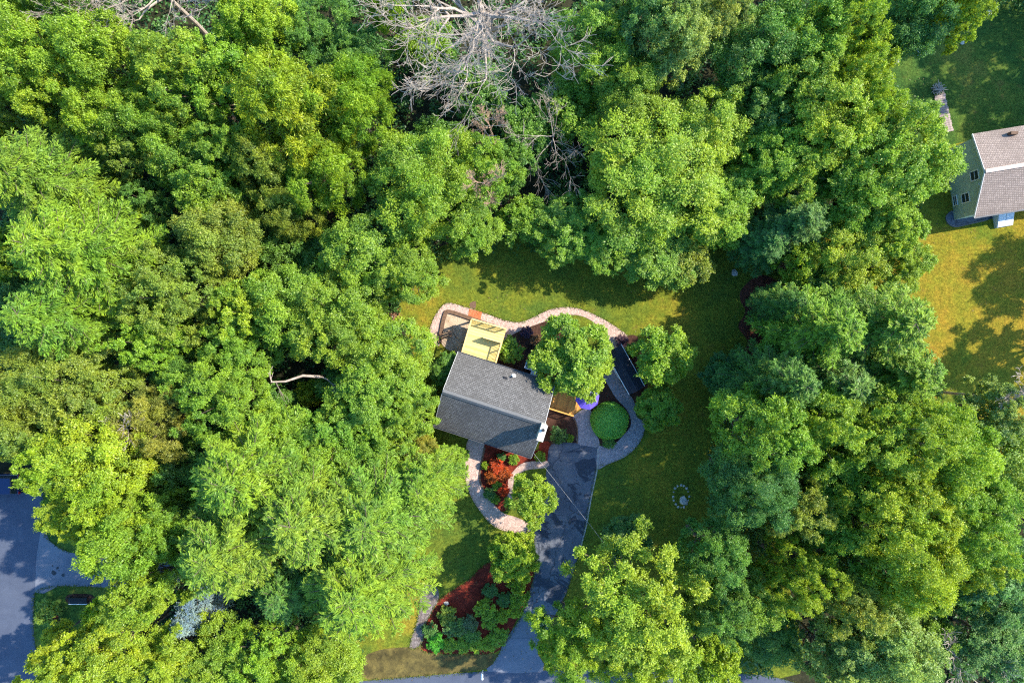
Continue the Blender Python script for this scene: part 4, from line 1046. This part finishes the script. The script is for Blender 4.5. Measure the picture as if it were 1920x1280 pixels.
# ------------------------------------------------------------------ dead trees
def grow(mb, p, d, L, r, depth, rs_, up=.05, spread=.55, twig=.006, sub=4):
    n = 4; pts = [p]; rad = [r]; q_ = p; dd_ = d
    for i in range(n):
        dd_ = (dd_+Vector((rs_.gauss(0,.16),rs_.gauss(0,.16),rs_.gauss(0,.10)+up))).normalized(); q_ = q_+dd_*(L/n); pts.append(q_); rad.append(max(twig, r*(1-.62*(i+1)/n)))
    mb.tube(pts, rad, 5 if depth > 2 else (4 if depth > 1 else 3), False)
    if depth <= 0: return
    for k in range(sub+rs_.randint(0,2)):
        i = rs_.randint(1, n) if k else n; a = rs_.uniform(0, math.tau)
        s_ = Vector((math.cos(a), math.sin(a), rs_.uniform(-.3,.35))); nd = (dd_+s_*spread*rs_.uniform(.8,1.6)).normalized()
        grow(mb, pts[i], nd, L*rs_.uniform(.5,.72), max(twig, rad[i]*rs_.uniform(.5,.75)), depth-1, rs_, up, spread, twig, sub)
def dead_tree(px, py, h, dirs, label, seed, mat, trunk_h=.45, r0=.22, depth=4, twig=.012, Lf=1.0, name='dead_tree', sub=4):
    rs_ = random.Random(seed); b = G(px, py, h*.5); e = empty(name, (b.x, b.y, 0), 0, label, 'dead tree')
    mb = MB(); th = h*trunk_h; mb.tube([(0,0,0),(.1,.05,th*.5),(0,0,th),(.1,0,h*.75)], [r0*1.2,r0,r0*.8,r0*.4], 8); mb.build('trunk', mat, e)
    for (a, el, L) in dirs:
        a = math.radians(a); el = math.radians(el); m2 = MB()
        z = th*rs_.uniform(.8,1.0)+h*.25*rs_.random(); grow(m2, Vector((0,0,z)), Vector((math.cos(a)*math.cos(el), math.sin(a)*math.cos(el), math.sin(el))), L*Lf, r0*.55, depth, rs_, .02, .55, twig, sub)
        m2.build('limb', mat, e)
    return e
dead_tree(905, 60, 17, [(180,18,4.6),(205,20,4.4),(228,22,4.2),(252,20,4.6),(275,25,4.4),(298,20,4.4),(322,20,4.4),(350,25,3.8),(20,30,3.5),(90,45,3.5),(150,30,4),(240,55,3.4),(310,60,3.2)],
          'great bare grey tree with spreading branches at the top middle', 5, M['dead'], .55, .34, 4, .013, Lf=1.1, sub=3)
dead_tree(1035, 265, 9, [(200,20,2.6),(250,10,2.8),(290,15,2.6),(330,20,2.0),(100,20,2.2),(60,50,2)], 'small thin bare tree below the great bare tree', 8, M['dead'], .5, .07, 3, .009, sub=3)
dead_tree(325, 5, 17, [(185,15,4.0),(200,25,3.8),(225,20,3.6),(260,30,2.6),(330,25,3.2),(10,20,3.6),(160,25,3.5),(110,50,3)], 'bleached bare tree at the top edge in the upper left', 11, M['dead'], .55, .2, 4, .012, sub=3)
dead_tree(1785, 1225, 8, [(280,25,2.6),(300,20,2.6),(255,20,2.4),(20,15,2.6),(150,25,2.0)], 'broken white branched dead tree near the bottom right corner', 14, M['dead'], .45, .10, 3, .014)
dead_tree(1850, 745, 12, [(100,30,1.9),(70,30,1.8),(40,30,1.8),(130,35,1.8),(0,30,1.5)], 'bare twigged snag sticking out of the pale tree by the golden lawn', 17, M['dead'], .7, .10, 3, .014)
dead_tree(295, 790, 13, [(30,35,1.4),(120,40,1.2),(200,40,1.2),(300,30,1.3),(75,50,1.2)], 'bare snag with fine twigs inside the golden tree at left', 19, M['dead'], .72, .08, 2, .014)
dead_tree(922, 268, 11.5, [(k*60+10, 25, .9) for k in range(6)], 'brown dead treetop with dense twigs, the upper of two left of the round maple', 23, M['dead_dark'], .8, .08, 3, .013)
dead_tree(915, 375, 12, [(k*60+10, 25, 1.1) for k in range(6)], 'brown dead treetop with dense twigs, the lower of two left of the round maple', 24, M['dead_dark'], .8, .08, 3, .013)
# broken white bough lying in the crowns
rs_ = random.Random(4); e0 = G(508,716,7.5); e1 = G(600,706,6.5); bo = empty('broken_bough', (e1.x, e1.y, 0), 0, 'white broken bough lying above the round yellow bush', 'fallen bough')
mb = MB(); a = Vector((0,0,0)); mb.tube([(0.3,-.3,0),(.1,0,3.5),(0,0,6.5)], [.16,.13,.12], 7); mb.build('stub', M['bark'], bo)
v = e0-Vector((e1.x,e1.y,0)); mb = MB(); mb.tube([(0,0,6.5), (v.x*.35,v.y*.1+.15,6.9), (v.x*.7,v.y*.9,7.3), tuple(v)], [.12,.11,.09,.06], 7)
grow(mb, Vector((v.x*.98,v.y*.98,7.5)), Vector((-.3,.9,.2)), 1.0, .05, 1, rs_, 0, .5, .015); grow(mb, Vector((v.x*.9,v.y,7.4)), Vector((.05,-1,-.1)), 1.5, .05, 1, rs_, 0, .5, .015)
grow(mb, Vector((0,0,6.5)), Vector((.9,-.3,.1)), 1.5, .07, 2, rs_, 0, .5, .015); mb.build('bough', M['dead'], bo)

# ------------------------------------------------------------------ undergrowth on the forest floor
clear = [gpoly(p, 2) for p in (
 [(745,575),(800,500),(900,470),(1100,470),(1300,470),(1440,480),(1450,620),(1380,700),(1330,800),(1340,900),(1310,1000),(1290,1262),(900,1262),(640,1285),(690,1200),(770,1080),(790,960),(840,900),(800,800),(780,650)],
 [(1640,30),(1930,30),(1990,300),(1990,800),(1690,740),(1690,440),(1740,330)],
 [(-40,870),(120,890),(200,1000),(230,1100),(190,1190),(90,1300),(-40,1300)],
 [(660,1270),(1560,1250),(1700,1300),(1700,1400),(660,1400)])]
def inside(x, y, poly):
    r_ = np.zeros(len(x), bool); n = len(poly)
    for i in range(n):
        x1, y1 = poly[i]; x2, y2 = poly[(i+1) % n]
        c_ = ((y1 > y) != (y2 > y)) & (x < (x2-x1)*(y-y1)/((y2-y1) if y2 != y1 else 1e-9)+x1); r_ ^= c_
    return r_
rs = np.random.RandomState(77)
nc = 10000; x = rs.uniform(-56,56,nc); y = rs.uniform(-40,40,nc); ok = np.ones(nc, bool)
for pl in clear: ok &= ~inside(x, y, pl)
x = x[ok]; y = y[ok]; nc = len(x); nl = 34
hh = rs.uniform(.3,3.0,nc); rr = rs.uniform(.4,.95,nc)
dd_ = unit(rs.normal(0,1,(nc,nl,3))); dd_[...,2] = np.abs(dd_[...,2])
pc = np.stack([np.broadcast_to(x[:,None],(nc,nl)), np.broadcast_to(y[:,None],(nc,nl)), np.zeros((nc,nl))], 2)+dd_*np.stack([rr,rr,hh],1)[:,None,:]*rs.uniform(.5,1,(nc,nl,1))
tn = .4+rs.normal(0,.18,(nc,1))+rs.normal(0,.12,(nc,nl)); n = nc*nl
me = leaf_mesh('undergrowth', pc.reshape(-1,3), rs.normal(0,1,(n,3)), (np.array([0,0,1])+rs.normal(0,.5,(nc,nl,3))).reshape(-1,3), .30*rs.uniform(.6,1.3,n), .18*rs.uniform(.7,1.2,n), tn.reshape(-1), M['leaf'])
o = link('undergrowth', me); o.color = (.09,.20,.05,1); tag(o, 'dense green undergrowth covering the woodland floor', 'undergrowth', kind='stuff')
# ragged grass creeping over the edges of paths, drive and roads
EDGE = [[(811,637),(806,618),(816,591),(832,571),(846,568),(867,574),(906,586),(946,600),(975,604),(1000,595),(1026,582),(1052,576),(1078,577),(1111,588),(1149,609),(1176,630)],
 [(1204,788),(1210,798),(1203,822),(1189,842),(1168,858),(1139,870),(1119,878),(1107,934),(1099,981),(1088,1028),(1078,1061),(1062,1110),(1045,1160)],
 [(879,850),(872,868),(874,905),(885,934),(902,960),(922,983),(950,996),(984,1001)], [(1002,1002),(1002,1070),(991,1116),(977,1156),(951,1199),(924,1244)],
 [(690,1274),(800,1266),(900,1258)], [(1200,1257),(1390,1262),(1450,1268),(1490,1279),(1560,1300)], [(78,915),(80,950),(78,988),(95,1015),(130,1035)], [(190,1100),(110,1098),(67,1110),(63,1140),(64,1190),(72,1235),(86,1277)],
 [(796,1097),(788,1120),(783,1160),(768,1212),(791,1206),(797,1172),(812,1142),(823,1122)], [(822,1124),(850,1104),(880,1085),(905,1060),(950,1040)], [(788,1200),(800,1222),(870,1226),(928,1223)]]
rs = np.random.RandomState(31); P_ = []
for e_ in EDGE:
    q_ = [G(a_[0], a_[1]) for a_ in smooth_poly(e_, 6, False)]
    for a_, b_ in zip(q_[:-1], q_[1:]):
        n_ = int((b_-a_).length*42)+1; t_ = rs.rand(n_, 1); P_.append(np.array(a_)[None]*(1-t_)+np.array(b_)[None]*t_+np.concatenate([rs.normal(0, .085, (n_,2)), rs.uniform(.02,.09,(n_,1))], 1))
P_ = np.concatenate(P_); n = len(P_); ph = rs.uniform(0, 6.28, n)
me = leaf_mesh('grass_tufts', P_, np.stack([np.cos(ph), np.sin(ph), rs.uniform(.2,1.2,n)], 1), rs.normal(0,1,(n,3))+np.array([0,0,1]), rs.uniform(.07,.19,n), rs.uniform(.03,.07,n), .5+rs.normal(0,.2,n), M['leaf'])
o = link('grass_tufts', me); o.color = (.15,.19,.03,1); tag(o, 'ragged grass blades creeping over path and driveway edges', 'grass', kind='stuff')
# fallen leaves and twigs under and beside the crowns
n = 9000; x = rs.uniform(-12,48,n); y = rs.uniform(-32,30,n); ph = rs.uniform(0,6.28,n)
ok = np.zeros(n, bool)
for pl in clear[:2]: ok |= inside(x, y, pl)
ok &= ~((np.abs(x+1.5) < 7) & (np.abs(y+5.5) < 6)); ok &= np.sin(x*.55+np.sin(y*.4)*2)+np.cos(y*.5+x*.2)+rs.normal(0,.6,n) > .5
x = x[ok]; y = y[ok]; n = len(x); ph = ph[ok]
me = leaf_mesh('fallen_leaves', np.stack([x, y, rs.uniform(.055,.08,n)], 1), np.stack([np.cos(ph), np.sin(ph), rs.normal(0,.2,n)], 1), np.array([0,0,1.])+rs.normal(0,.3,(n,3)), rs.uniform(.06,.15,n), rs.uniform(.04,.09,n), rs.rand(n), M['leaf'])
o = link('fallen_leaves', me); o.color = (.26,.17,.06,1); tag(o, 'dry fallen leaves scattered over the lawns', 'leaves', kind='stuff')
print('TREES', len(T), 'FACES', sum(len(m.polygons) for m in bpy.data.meshes))
